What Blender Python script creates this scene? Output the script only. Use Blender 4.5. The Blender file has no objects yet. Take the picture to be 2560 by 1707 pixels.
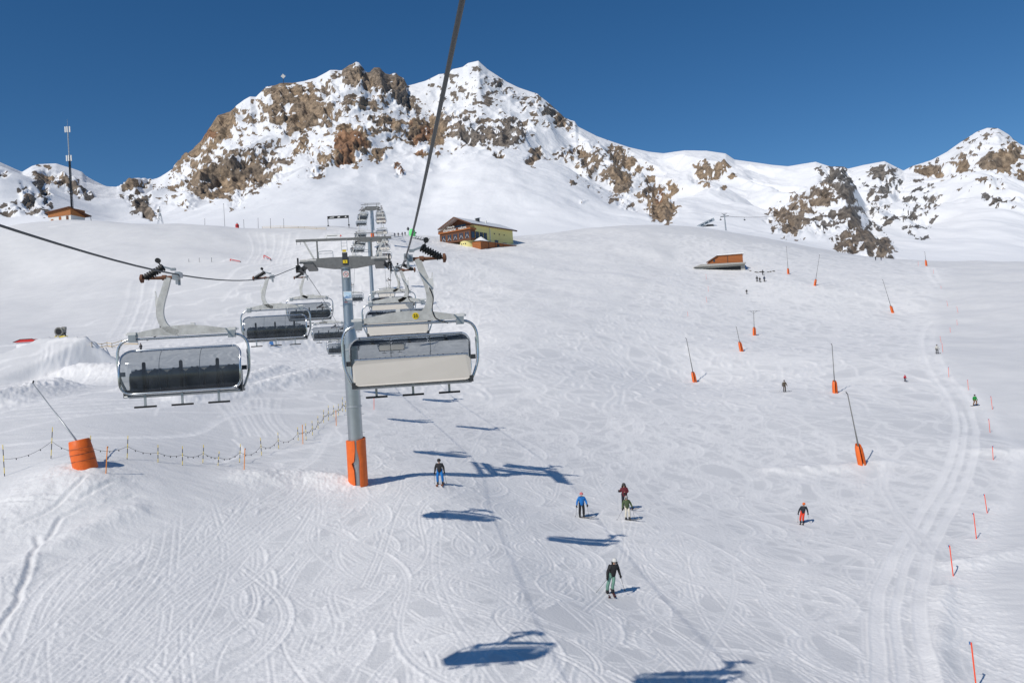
import bpy, bmesh, math, random
import numpy as np
from mathutils import Vector, Matrix

random.seed(7)
RNG = np.random.default_rng(11)
SC = bpy.context.scene
COL = SC.collection
R = math.radians

# ------------------------------------------------------------------ camera
F_PX, CX, CY = 2000.0, 1280.0, 853.5          # focal length and centre in photograph pixels
ROLL, PITCH = 0.062, 0.0185
cam_d = bpy.data.cameras.new("camera")
cam_d.sensor_width = 36.0
cam_d.lens = F_PX / 2560.0 * 36.0
cam_d.clip_start = 0.1
cam_d.clip_end = 20000.0
cam = bpy.data.objects.new("camera", cam_d)
COL.objects.link(cam)
fwd = Vector((0, math.cos(PITCH), math.sin(PITCH)))
rgt0 = Vector((1, 0, 0))
up0 = rgt0.cross(fwd)
rgt = rgt0 * math.cos(ROLL) - up0 * math.sin(ROLL)
upv = up0 * math.cos(ROLL) + rgt0 * math.sin(ROLL)
M = Matrix.Identity(4)
for i in range(3):
    M[i][0], M[i][1], M[i][2] = rgt[i], upv[i], -fwd[i]
cam.matrix_world = M
SC.camera = cam

# ------------------------------------------------------------------ sky and sun
LDIR = Vector((0.67, 0.78, -1.0)).normalized()            # direction sunlight travels
SUN_EL = math.asin(-LDIR.z)
world = bpy.data.worlds.new("World")
SC.world = world
world.use_nodes = True
wn = world.node_tree
wn.nodes.clear()
sky = wn.nodes.new("ShaderNodeTexSky")
sky.sky_type = 'NISHITA'
sky.sun_disc = False
sky.sun_elevation = SUN_EL
sky.sun_rotation = math.atan2(-LDIR.x, -LDIR.y)
sky.altitude = 2600
sky.air_density = 1.0
sky.dust_density = 0.15
sky.ozone_density = 2.0
bg = wn.nodes.new("ShaderNodeBackground")
bg.inputs["Strength"].default_value = 0.068
wo = wn.nodes.new("ShaderNodeOutputWorld")
hs = wn.nodes.new("ShaderNodeHueSaturation")                # deep, dry high-altitude blue
hs.inputs["Saturation"].default_value = 1.30
hs.inputs["Value"].default_value = 1.24
wn.links.new(sky.outputs[0], hs.inputs["Color"])
wn.links.new(hs.outputs[0], bg.inputs[0])
wn.links.new(bg.outputs[0], wo.inputs[0])
sun_d = bpy.data.lights.new("sun", 'SUN')
sun_d.energy = 3.4
sun_d.angle = R(0.65)
sun_d.color = (1.0, 0.945, 0.865)
sun = bpy.data.objects.new("sun", sun_d)
sun.rotation_euler = LDIR.to_track_quat('-Z', 'Y').to_euler()
sun.location = (-40, -40, 80)
COL.objects.link(sun)
vs = SC.view_settings
vs.view_transform = 'Standard'
vs.look = 'None'
vs.exposure = 0.0
vs.gamma = 1.0
vs.use_curve_mapping = False
SC.cycles.max_bounces = 8
SC.cycles.transparent_max_bounces = 24

# ------------------------------------------------------------------ pixels and directions
def ray(u, v):
    d = rgt * ((u - CX) / F_PX) - upv * ((v - CY) / F_PX) + fwd
    return d
def px(u, v, d):
    """point on the ray through photograph pixel (u, v) at forward distance d"""
    k = ray(u, v)
    return k * (d / k.y)
def az_el(u, v):
    k = ray(u, v)
    return math.atan2(k.x, k.y), k.z / math.hypot(k.x, k.y)
def to_pixel(x, y, z):
    """arrays of world points to photograph pixels"""
    a = x * rgt.x + y * rgt.y + z * rgt.z
    b = x * upv.x + y * upv.y + z * upv.z
    c = x * fwd.x + y * fwd.y + z * fwd.z
    return CX + F_PX * a / c, CY - F_PX * b / c

# ------------------------------------------------------------------ noise
_P = RNG.permutation(4096).astype(np.int32)
_G = np.stack([np.cos(np.arange(64) * math.tau / 64), np.sin(np.arange(64) * math.tau / 64)], 1).astype(np.float32)
def perlin(x, y, seed=0):
    x = np.asarray(x, np.float64); y = np.asarray(y, np.float64)
    xf = np.floor(x); yf = np.floor(y)
    xi = xf.astype(np.int64); yi = yf.astype(np.int64)
    fx = (x - xf).astype(np.float32); fy = (y - yf).astype(np.float32)
    def g(ix, iy, dx, dy):
        h = _P[(_P[(ix + seed * 131) & 4095] + iy) & 4095] & 63
        return _G[h, 0] * dx + _G[h, 1] * dy
    sx = fx * fx * fx * (fx * (fx * 6 - 15) + 10); sy = fy * fy * fy * (fy * (fy * 6 - 15) + 10)
    a = g(xi, yi, fx, fy); b = g(xi + 1, yi, fx - 1, fy)
    c = g(xi, yi + 1, fx, fy - 1); d = g(xi + 1, yi + 1, fx - 1, fy - 1)
    a += (b - a) * sx; c += (d - c) * sx
    return (a + (c - a) * sy) * 1.5
def fbm(x, y, n, seed=0, gain=0.5, lac=2.03):
    o = 0; a = 1.0; t = 0.0
    for i in range(n):
        o = o + a * perlin(x, y, seed + i); t += a
        a *= gain; x = np.asarray(x) * lac + 7.3; y = np.asarray(y) * lac - 3.1
    return o / t
def ridged(x, y, n, seed=0, gain=0.5, lac=2.05):
    o = 0; a = 1.0; t = 0.0
    for i in range(n):
        q = 1 - np.abs(perlin(x, y, seed + i)) * 1.6
        o = o + a * q; t += a
        a *= gain; x = np.asarray(x) * lac + 3.7; y = np.asarray(y) * lac + 1.9
    return o / t
def sst(a, b, x):
    t = np.clip((x - a) / (b - a), 0, 1)
    return t * t * (3 - 2 * t)

# ------------------------------------------------------------------ materials
MATS = {}
def mat(name, col, rough=0.6, metal=0.0, spec=0.5, noise=None, bump=None, coords='Object'):
    """principled material; noise=(scale, amount, colour2), bump=(scale, strength, distance)"""
    if name in MATS:
        return MATS[name]
    m = bpy.data.materials.new(name); m.use_nodes = True
    nt = m.node_tree; b = nt.nodes["Principled BSDF"]
    b.inputs["Base Color"].default_value = (*col, 1)
    b.inputs["Roughness"].default_value = rough
    b.inputs["Metallic"].default_value = metal
    b.inputs["Specular IOR Level"].default_value = spec
    if noise or bump:
        tc = nt.nodes.new("ShaderNodeTexCoord")
    if noise:
        n = nt.nodes.new("ShaderNodeTexNoise"); n.inputs["Scale"].default_value = noise[0]
        n.inputs["Detail"].default_value = 5
        nt.links.new(tc.outputs[coords], n.inputs["Vector"])
        rp = nt.nodes.new("ShaderNodeValToRGB")
        rp.color_ramp.elements[0].position = 0.5 - noise[1] * 0.5
        rp.color_ramp.elements[1].position = 0.5 + noise[1] * 0.5
        rp.color_ramp.elements[0].color = (*noise[2], 1); rp.color_ramp.elements[1].color = (*col, 1)
        nt.links.new(n.outputs["Fac"], rp.inputs[0]); nt.links.new(rp.outputs[0], b.inputs["Base Color"])
    if bump:
        n2 = nt.nodes.new("ShaderNodeTexNoise"); n2.inputs["Scale"].default_value = bump[0]
        n2.inputs["Detail"].default_value = 4
        nt.links.new(tc.outputs[coords], n2.inputs["Vector"])
        bp = nt.nodes.new("ShaderNodeBump"); bp.inputs["Strength"].default_value = bump[1]
        bp.inputs["Distance"].default_value = bump[2]
        nt.links.new(n2.outputs["Fac"], bp.inputs["Height"]); nt.links.new(bp.outputs[0], b.inputs["Normal"])
    MATS[name] = m
    return m

# ------------------------------------------------------------------ mesh building
class MB:
    def __init__(s):
        s.v = []; s.f = []
    def add(s, verts, faces):
        o = len(s.v)
        s.v += [tuple(p) for p in verts]
        s.f += [tuple(i + o for i in f) for f in faces]
        return s
    def box(s, c, size, rot=None):
        hx, hy, hz = size[0] / 2, size[1] / 2, size[2] / 2
        p = [Vector((x, y, z)) for x in (-hx, hx) for y in (-hy, hy) for z in (-hz, hz)]
        if rot is not None:
            p = [rot @ q for q in p]
        p = [q + Vector(c) for q in p]
        return s.add(p, [(0, 1, 3, 2), (4, 6, 7, 5), (0, 4, 5, 1), (2, 3, 7, 6), (0, 2, 6, 4), (1, 5, 7, 3)])
    def bar(s, a, b, w, h=None):
        """square bar from a to b"""
        a = Vector(a); b = Vector(b); d = b - a
        q = d.to_track_quat('Z', 'Y').to_matrix()
        return s.box((a + b) / 2, (w, h or w, d.length), q)
    def tube(s, pts, rad, n=8, cap=True):
        pts = [Vector(p) for p in pts]
        rs = rad if isinstance(rad, (list, tuple)) else [rad] * len(pts)
        vs_, fs = [], []
        prev = None
        for i, p in enumerate(pts):
            t = (pts[min(i + 1, len(pts) - 1)] - pts[max(i - 1, 0)]).normalized()
            if prev is None:
                ref = Vector((0, 0, 1)) if abs(t.z) < 0.9 else Vector((1, 0, 0))
                nx = t.cross(ref).normalized()
            else:
                nx = (prev - t * prev.dot(t)).normalized()
            prev = nx
            ny = t.cross(nx)
            for k in range(n):
                a = math.tau * k / n
                vs_.append(p + (nx * math.cos(a) + ny * math.sin(a)) * rs[i])
        for i in range(len(pts) - 1):
            for k in range(n):
                k2 = (k + 1) % n
                fs.append((i * n + k, i * n + k2, (i + 1) * n + k2, (i + 1) * n + k))
        if cap:
            fs.append(tuple(range(n))[::-1]); e = (len(pts) - 1) * n
            fs.append(tuple(e + k for k in range(n)))
        return s.add(vs_, fs)
    def lathe(s, prof, n=16, axis='Z', c=(0, 0, 0), a0=0, a1=math.tau, cap=True):
        """profile of (radius, height) turned about an axis"""
        full = abs(a1 - a0 - math.tau) < 1e-6
        m_ = n if full else n + 1
        vs_, fs = [], []
        for r_, h in prof:
            for k in range(m_):
                a = a0 + (a1 - a0) * k / n
                x, y, z = r_ * math.cos(a), r_ * math.sin(a), h
                if axis == 'X': x, y, z = z, x, y
                if axis == 'Y': x, y, z = y, z, x
                vs_.append((x + c[0], y + c[1], z + c[2]))
        for i in range(len(prof) - 1):
            for k in range(n):
                k2 = (k + 1) % m_
                fs.append((i * m_ + k, i * m_ + k2, (i + 1) * m_ + k2, (i + 1) * m_ + k))
        if full and cap:
            if prof[0][0] > 1e-6: fs.append(tuple(range(m_))[::-1])
            if prof[-1][0] > 1e-6: fs.append(tuple((len(prof) - 1) * m_ + k for k in range(m_)))
        return s.add(vs_, fs)
    def prism(s, poly, a, b, axes='XZ'):
        """polygon extruded along the remaining axis from a to b"""
        def P(p, t):
            if axes == 'XZ': return (p[0], t, p[1])
            if axes == 'YZ': return (t, p[0], p[1])
            return (p[0], p[1], t)
        n = len(poly)
        vs_ = [P(p, a) for p in poly] + [P(p, b) for p in poly]
        fs = [tuple(range(n)), tuple(range(2 * n - 1, n - 1, -1))]
        fs += [(i, i + n, (i + 1) % n + n, (i + 1) % n) for i in range(n)]
        return s.add(vs_, fs)
    def build(s, name, m, parent=None, smooth=False, loc=None):
        me = bpy.data.meshes.new(name)
        me.from_pydata([tuple(p) for p in s.v], [], s.f)
        bm = bmesh.new(); bm.from_mesh(me)
        bmesh.ops.recalc_face_normals(bm, faces=bm.faces)
        bm.to_mesh(me); bm.free()
        if isinstance(m, str): m = MATS[m]
        me.materials.append(m)
        if smooth:
            me.shade_smooth()
            if smooth != 'all':
                me.set_sharp_from_angle(angle=R(40))
        o = bpy.data.objects.new(name, me); COL.objects.link(o)
        if parent: o.parent = parent
        if loc is not None: o.location = loc
        return o
def empty(name, loc=(0, 0, 0), rz=0.0):
    o = bpy.data.objects.new(name, None); COL.objects.link(o)
    o.empty_display_size = 0.3
    o.location = loc; o.rotation_euler = (0, 0, rz)
    return o
def tag(o, label=None, cat=None, group=None, kind=None):
    if label: o["label"] = label
    if cat: o["category"] = cat
    if group: o["group"] = group
    if kind: o["kind"] = kind
    return o
def copy_tree(o, parent=None):
    c = o.copy(); COL.objects.link(c)
    if parent: c.parent = parent
    for ch in list(o.children):
        copy_tree(ch, c)
    return c
def text_mesh(name, s, size, m, parent=None, depth=0.004):
    """lettering as a mesh lying in its local XZ plane, facing -Y"""
    cu = bpy.data.curves.new(name, 'FONT'); cu.body = s; cu.size = size; cu.extrude = depth
    cu.align_x = 'CENTER'; cu.align_y = 'CENTER'
    t = bpy.data.objects.new(name, cu); COL.objects.link(t)
    dg = bpy.context.evaluated_depsgraph_get()
    me = bpy.data.meshes.new_from_object(t.evaluated_get(dg))
    bpy.data.objects.remove(t); bpy.data.curves.remove(cu)
    me.name = name
    me.transform(Matrix.Rotation(R(90), 4, 'X'))
    me.materials.clear(); me.materials.append(MATS[m] if isinstance(m, str) else m)
    o = bpy.data.objects.new(name, me); COL.objects.link(o)
    if parent: o.parent = parent
    return o

# ------------------------------------------------------------------ the ground: smooth surface through surveyed points
CTRL = [(0,1700,29),(640,1700,29.5),(1280,1700,29),(1900,1700,31),(2560,1700,33),
 (20,1190,50),(215,1165,49),(0,1350,41.5),(0,1520,34.5),(300,1250,46),(300,1450,37.5),(600,1200,53),(600,1400,41.5),
 (905,1214,55),(905,1350,45),(1102,1216,56),(1285,1565,33.5),(1280,1400,44),(1530,1490,42),(1452,1296,57),(1567,1303,57),
 (1280,1240,60),(2005,1312,61),(2392,1440,46),(2456,1347,54),(1195,1111,77),(1100,1010,102),(905,1100,71),
 (2155,1160,80),(2087,984,121),(1963,982,121),(1737,955,145),(1854,877,167),(1887,838,193),(2232,782,233),(2037,714,262),
 (1971,685,285),(2316,665,325),(1867,735,252),(1905,706,267),(2440,1017,107),(2343,885,150),(2263,955,127),(2480,1100,86),
 (2560,1100,89),(2560,900,140),(2560,760,220),(2560,659,345),(2300,652,350),(2150,645,355),
 (1280,900,135),(1000,900,140),(933,850,180),(933,592,268),(933,700,225),(1100,800,188),(1100,620,285),(1200,592,345),(1310,592,350),
 (1400,650,290),(1300,800,180),(1200,700,240),(1600,760,222),(1600,700,256),(1600,640,312),(1810,672,300),(1700,668,300),
 (1450,588,420),(1700,577,440),(1850,588,425),(2000,612,400),(2100,634,372),
 (600,1100,67),(300,1000,76),(700,1000,88),(800,950,105),(150,960,104),(400,900,125),(600,850,150),(300,832,163),(0,832,168),
 (0,700,233),(300,700,225),(500,650,246),(700,700,220),(700,610,276),(850,575,298),(850,650,243),(600,570,305),(300,561,298),
 (160,549,290),(0,572,288),(450,564,300),(820,563,325),(1010,592,330)]
_cp = [px(*c) for c in CTRL]
for x_, y_, z_ in [(-30,15,-9),(-10,14,-12.5),(10,14,-13.6),(28,16,-14.5),(-14,6,-12.5),(14,6,-14),
                   (-200,420,50),(-80,430,42),(30,470,46),(110,560,58),(190,520,44),(260,450,22),(-260,380,45),(-120,330,54),
                   (-330,300,48),(340,330,14),(-140,120,10),(-60,50,-4),(60,45,-14.5),(140,120,-9),
                   (-230,620,25),(0,640,35),(150,660,50),(330,600,15)]:
    _cp.append(Vector((x_, y_, z_)))
_cp = np.array([tuple(p) for p in _cp])
def _dom(x, y):
    return np.stack([np.arctan2(x, y) * 1.3, np.log(np.hypot(x, y)) * 1.0], -1)
_cd = _dom(_cp[:, 0], _cp[:, 1])
def _tps(r2):
    return 0.5 * r2 * np.log(r2 + 1e-12)
_n = len(_cp)
_A = np.zeros((_n + 3, _n + 3)); _r2 = ((_cd[:, None] - _cd[None]) ** 2).sum(-1)
_A[:_n, :_n] = _tps(_r2) + np.eye(_n) * 2e-4
_A[:_n, _n] = 1; _A[:_n, _n + 1:] = _cd; _A[_n, :_n] = 1; _A[_n + 1:, :_n] = _cd.T
_W = np.linalg.solve(_A, np.concatenate([_cp[:, 2], np.zeros(3)]))

# snow features of the ground: the kicker, pushed banks and rough heaps
_kl = px(162, 850, 122)                                   # lip of the kicker
def kicker(x, y):
    s = np.clip((y - 97.0) / 25.0, 0, 1)
    h = 4.6 * s ** 1.7
    h = np.where(y > 122.0, 4.6 * np.clip(1 - (y - 122.0) / 2.2, 0, 1), h)
    dx = x - (_kl.x + (122.0 - y) * -0.30)
    hw = 3.5 + (1 - s) * 2.6
    over = np.maximum(np.abs(dx) - hw, 0)
    return h * np.clip(1 - over / (1.0 + h * 0.95), 0, 1)
BANKS = [  # (pixel polyline, distance guess per vertex, height, half width)
 ([(330,985,86),(420,978,88),(520,985,88),(600,955,97),(700,905,112)], 0.9, 1.6),
 ([(640,870,140),(720,850,150),(820,838,158)], 1.6, 3.0),
 ([(450,1010,80),(600,980,90),(720,950,102),(800,930,112)], 0.8, 1.8),
 ([(-40,1010,76),(60,985,82),(130,960,92)], 1.5, 3.0),
 ([(200,905,112),(270,915,110),(330,930,105)], 1.7, 3.5),
 ([(0,1290,43),(60,1230,45),(130,1160,48),(200,1190,47)], 0.35, 2.0),
 ([(0,1500,36.5),(70,1380,39),(200,1300,42),(330,1240,45)], 0.25, 0.9),
 ([(640,1215,54),(760,1205,56),(850,1216,55.5)], 0.5, 1.6),
 ([(2490,1178,80),(2570,1190,80)], 0.45, 1.6),
 ([(2400,1402,48),(2480,1392,49),(2570,1385,50)], 0.32, 1.0),
 ([(2365,1470,44),(2345,1600,36),(2360,1720,31)], 0.22, 0.5),
 ([(1950,1165,78.5),(2120,1170,79),(2200,1165,79.5)], 0.35, 1.4),
]
def seg_dist(x, y, pts):
    best = np.full(np.shape(x), 1e9)
    for (ax, ay), (bx_, by_) in zip(pts[:-1], pts[1:]):
        dx, dy = bx_ - ax, by_ - ay
        t = np.clip(((x - ax) * dx + (y - ay) * dy) / (dx * dx + dy * dy), 0, 1)
        best = np.minimum(best, np.hypot(x - ax - t * dx, y - ay - t * dy))
    return best
_banks = [([tuple(px(*p).xy) for p in pl], h, w) for pl, h, w in BANKS]
def banks(x, y):
    """height of the pushed banks and how lumpy the snow is there"""
    h = np.zeros(np.shape(x)); rough = np.zeros(np.shape(x))
    sel = (y < 180)
    xs, ys = x[sel], y[sel]
    hs = np.zeros(xs.shape); rs = np.zeros(xs.shape)
    for pts, hh, w in _banks:
        d = seg_dist(xs, ys, pts)
        hs = np.maximum(hs, hh * np.exp(-(d / w) ** 2)); rs = np.maximum(rs, min(1, hh) * np.exp(-(d / (w * 1.5)) ** 2))
    h[sel] = hs; rough[sel] = rs
    return h, rough
def on_piste(x, y):
    """1 on the groomed run, 0 on the untouched snow right of the marker poles and on the left bank"""
    right = np.interp(y, [0, 30, 44, 54, 80, 107, 150, 233, 330], [19, 19.0, 24.0, 31.0, 50.0, 62, 80, 122, 185])
    left = np.interp(y, [0, 30, 36, 42, 50, 56, 80, 120, 170, 240, 330], [-34, -32, -26, -20, -17.5, -14, -13, -22, 10, 38, 70])
    w = 0.9 + y * 0.012
    return sst(-w, w, right - x) * sst(-w, w, x - left)
def ground(x, y, detail=True):
    x = np.atleast_1d(np.asarray(x, float)); y = np.atleast_1d(np.asarray(y, float))
    out = np.empty(x.shape)
    fx, fy = x.ravel(), y.ravel(); fo = out.ravel()
    for s in range(0, fx.size, 60000):
        d = _dom(fx[s:s + 60000], fy[s:s + 60000])
        r2 = ((d[:, None, :] - _cd[None]) ** 2).sum(-1)
        fo[s:s + 60000] = _tps(r2) @ _W[:_n] + _W[_n] + d @ _W[_n + 1:]
    z = fo.reshape(x.shape).copy()
    if detail:
        p = on_piste(x, y)
        far = sst(60, 200, y)
        z += kicker(x, y)
        bh, rough = banks(x, y)
        z += bh + rough * 0.28 * fbm(x * 0.9, y * 0.9, 3, 40)
        z += (0.12 + 0.5 * far) * fbm(x / 17, y / 17, 2, 5) * (1 - 0.55 * p)
        z += 0.10 * p * fbm(x / 7.0, y / 9.0, 2, 9) + 0.25 * far * p * fbm(x / 25, y / 11, 2, 12)
        z += 1.1 * sst(140, 240, y) * (1 - p) * fbm(x / 48 + y / 160, y / 34, 2, 15)
        # wind-packed ripples off the run
        z += (1 - p) * 0.05 * fbm(x / 2.2 + 0.3 * y / 2.2, y / 0.8, 3, 21) * sst(0, 1, 1.2 - far)
    return z
def gz(x, y):
    return float(ground(x, y)[0])
_DS = np.exp(np.linspace(math.log(14), math.log(520), 900))
def place(u, v, dmin=14):
    """where the ray through a photograph pixel meets the snow"""
    k = ray(u, v); k = k / k.y
    ds = _DS[_DS >= dmin]
    g = ground(ds * k.x, ds) - ds * k.z
    i = np.where(g > 0)[0]
    if len(i) == 0 or i[0] == 0:
        d = 300.0
        return Vector((k.x * d, d, gz(k.x * d, d)))
    i = i[0]
    t = g[i - 1] / (g[i - 1] - g[i]); d = ds[i - 1] + t * (ds[i] - ds[i - 1])
    return Vector((k.x * d, d, gz(k.x * d, d)))

# ------------------------------------------------------------------ ski tracks pressed into the snow
class Raster:
    def __init__(s, x0, x1, y0, y1, cell):
        s.x0, s.y0, s.c = x0, y0, cell
        s.nx, s.ny = int((x1 - x0) / cell) + 1, int((y1 - y0) / cell) + 1
        s.h = np.zeros((s.ny, s.nx), np.float32); s.fl = np.zeros((s.ny, s.nx), np.float32)
    def idx(s, x, y):
        i = ((x - s.x0) / s.c).astype(np.int64); j = ((y - s.y0) / s.c).astype(np.int64)
        ok = (i >= 0) & (i < s.nx) & (j >= 0) & (j < s.ny)
        return i, j, ok
    def stroke(s, x, y, prof, fluff_and_light=None, mix=1.0, jitter=0.0):
        """prof: list of (offset, height) across the line"""
        tx = np.gradient(x); ty = np.gradient(y); L = np.hypot(tx, ty) + 1e-9
        nx_, ny_ = -ty / L, tx / L
        for k, (o, hh) in enumerate(prof):
            i, j, ok = s.idx(x + nx_ * o, y + ny_ * o)
            i, j = i[ok], j[ok]
            val = hh * (1 + jitter * RNG.standard_normal(i.size))
            s.h[j, i] = s.h[j, i] * (1 - mix) + val * mix
            if fluff_and_light is not None:
                f = fluff_and_light if np.isscalar(fluff_and_light) else fluff_and_light[ok]
                s.fl[j, i] = np.maximum(s.fl[j, i] * 0.8, f)
    def blur(s, a, n=1):
        for _ in range(n):
            a[1:-1] = 0.25 * a[:-2] + 0.5 * a[1:-1] + 0.25 * a[2:]
            a[:, 1:-1] = 0.25 * a[:, :-2] + 0.5 * a[:, 1:-1] + 0.25 * a[:, 2:]
        return a
    def sample(s, a, x, y):
        fx = (x - s.x0) / s.c - 0.5; fy = (y - s.y0) / s.c - 0.5
        i = np.floor(fx).astype(np.int64); j = np.floor(fy).astype(np.int64)
        ok = (i >= 0) & (i < s.nx - 1) & (j >= 0) & (j < s.ny - 1)
        i = np.clip(i, 0, s.nx - 2); j = np.clip(j, 0, s.ny - 2)
        dx = np.clip(fx - i, 0, 1); dy = np.clip(fy - j, 0, 1)
        v = (a[j, i] * (1 - dx) + a[j, i + 1] * dx) * (1 - dy) + (a[j + 1, i] * (1 - dx) + a[j + 1, i + 1] * dx) * dy
        return np.where(ok, v, 0)
def wander(x0, y0, length, step, lam, amp, head, seed):
    """a skier's line: heading swings left and right about 'head'"""
    n = int(length / step); s_ = np.arange(n) * step
    ph = RNG.uniform(0, math.tau)
    lam_s = lam * (1 + 0.25 * np.sin(s_ / (lam * 2.3) + ph * 1.7))
    ang = head + amp * np.sin(np.cumsum(np.full(n, step) * math.tau / lam_s) + ph) + 0.25 * np.sin(s_ / 37 + ph)
    x = x0 + np.cumsum(np.sin(ang)) * step; y = y0 - np.cumsum(np.cos(ang)) * step
    curv = np.gradient(ang) / step
    return x, y, curv
near_r = Raster(-46, 60, 22, 112, 0.05)
far_r = Raster(-160, 230, 100, 360, 0.20)
def ski_tracks(rr, n, xr, yr, wscale, depth, lens):
    for k in range(n):
        kind = RNG.random()
        lam = RNG.uniform(14, 38); amp = RNG.uniform(0.4, 1.05); head = RNG.normal(0, 0.35)
        if kind < 0.22:
            amp = RNG.uniform(0.02, 0.2); head = RNG.normal(0, 0.75)          # straight traverses
        elif kind < 0.34:
            lam = RNG.uniform(6, 10); amp = RNG.uniform(0.5, 0.9)
        x, y, cv = wander(RNG.uniform(*xr), RNG.uniform(*yr), RNG.uniform(*lens), rr.c * 0.8, lam, amp, head, k)
        gap = RNG.uniform(0.16, 0.42) * max(1, wscale * 0.5)
        d = depth * RNG.uniform(0.5, 1.3)
        tx = np.gradient(x); ty = np.gradient(y); L = np.hypot(tx, ty) + 1e-9
        nx_, ny_ = -ty / L, tx / L
        if amp > 0.35:                                                        # skidded part of each turn
            sk = np.abs(cv) * lam / (amp * math.tau)
            m_ = (sk > RNG.uniform(0.55, 0.85))
            if m_.any() and RNG.random() < 0.75:
                w = RNG.uniform(0.25, 0.8) * wscale ** 0.5
                sg = np.sign(cv)
                st = max(2, int(w / rr.c))
                for q in range(st):
                    o = (q / st - 0.15) * w
                    i, j, ok = rr.idx((x - nx_ * sg * o)[m_], (y - ny_ * sg * o)[m_])
                    i, j = i[ok], j[ok]
                    rr.h[j, i] = 0.4 * rr.h[j, i] + depth * (0.55 * RNG.standard_normal(i.size) + (1.5 if q > st - 3 else -0.1))
                    rr.fl[j, i] = np.maximum(rr.fl[j, i], 0.25 + 0.5 * RNG.random(i.size))
        for sd in (-1, 1):
            xx, yy = x + nx_ * gap / 2 * sd, y + ny_ * gap / 2 * sd
            c = rr.c
            if RNG.random() < 0.3:                                             # broken line
                keep = perlin(np.arange(x.size) * 0.01 + k, np.full(x.size, 0.5), 3) > -0.15
                xx, yy = xx[keep], yy[keep]
            if xx.size < 4: continue
            rr.stroke(xx, yy, [(-1.6 * c, 0.9 * d), (-0.8 * c, -d * 0.9), (0, -d * 1.25), (0.8 * c, -d * 0.9), (1.6 * c, 1.0 * d)],
                      0.35, 0.85, 0.25)
ski_tracks(near_r, 600, (-38, 44), (34, 125), 1.0, 0.030, (14, 75))
ski_tracks(far_r, 1150, (-60, 190), (110, 375), 2.5, 0.090, (30, 140))
# piste machine and snowmobile lane along the right edge
def lane(rr, pts, width, lanes, amp, fl):
    P = [tuple(place(*p).xy) if len(p) == 2 else p for p in pts]
    P = np.array(P); t = np.concatenate([[0], np.cumsum(np.hypot(*np.diff(P, axis=0).T))])
    s_ = np.arange(0, t[-1], rr.c * 0.7)
    def cr(a):
        m_ = np.gradient(a, t); i = np.clip(np.searchsorted(t, s_) - 1, 0, len(t) - 2)
        h = t[i + 1] - t[i]; u = (s_ - t[i]) / h
        return (2*u**3-3*u**2+1)*a[i] + (u**3-2*u**2+u)*h*m_[i] + (-2*u**3+3*u**2)*a[i+1] + (u**3-u**2)*h*m_[i+1]
    x, y = cr(P[:, 0]), cr(P[:, 1])
    tx = np.gradient(x); ty = np.gradient(y); L = np.hypot(tx, ty) + 1e-9; nx_, ny_ = -ty / L, tx / L
    for o, w in lanes:
        m_ = int(w / rr.c) + 1
        for q in range(m_):
            oo = o + (q / max(1, m_ - 1) - 0.5) * w
            edge = (q == 0 or q == m_ - 1)
            ww = oo + 0.12 * perlin(s_ / 6, np.full(s_.size, o * 3.0), 7)
            i, j, ok = rr.idx(x + nx_ * ww, y + ny_ * ww); i, j = i[ok], j[ok]
            tread = 0.5 * np.sign(np.sin(s_[ok] * math.tau / max(0.22, rr.c * 3)))
            rr.h[j, i] = amp * (1.6 if edge else -0.6) + amp * (0.35 * tread + 0.35 * RNG.standard_normal(i.size))
            rr.fl[j, i] = fl * RNG.uniform(0.5, 1.0, i.size) * np.clip(0.9 + 0.5 * perlin(s_[ok] / 3.5, np.full(i.size, o * 2.0 + 9), 8), 0.35, 1)
LANE = [(2270,1800),(2260,1650),(2245,1520),(2275,1400),(2335,1290),(2395,1180),(2415,1090),(2395,1000),(2345,930),(2318,860),
        (2335,810),(2375,775),(2372,740),(2340,700),(2325,668)]
lane(near_r, LANE[:10], 2, [(-0.95, 0.7), (0.1, 0.5), (1.0, 0.7)], 0.035, 0.9)
lane(far_r, LANE[6:], 2, [(-1.2, 1.0), (1.2, 1.0)], 0.05, 0.9)
lane(near_r, [(2260,1120),(2215,1160),(2205,1210),(2235,1275),(2285,1335),(2320,1385)], 2, [(-0.25, 0.35), (0.3, 0.4)], 0.02, 0.65)
lane(near_r, [(60,1650),(130,1480),(330,1330),(470,1260),(560,1200)], 2, [(-0.6, 0.4), (0.5, 0.5)], 0.03, 0.7)
# groomer lanes on the headwall left and beyond the kicker
wall_r = far_r
for base, n_l in (((570, 660), 7), ((285, 850), 4)):
    for q in range(n_l):
        if base[0] == 570: pts = [(615 + q * 22, 582), (628 + q * 18, 615), (612 + q * 18, 660)]
        else: pts = [(330 + q * 28, 700), (318 + q * 27, 760), (275 + q * 30, 845)]
        lane(far_r, pts, 1, [(RNG.uniform(-0.4, 0.4), RNG.uniform(0.3, 1.3))], 0.06, 0.45)
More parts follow.
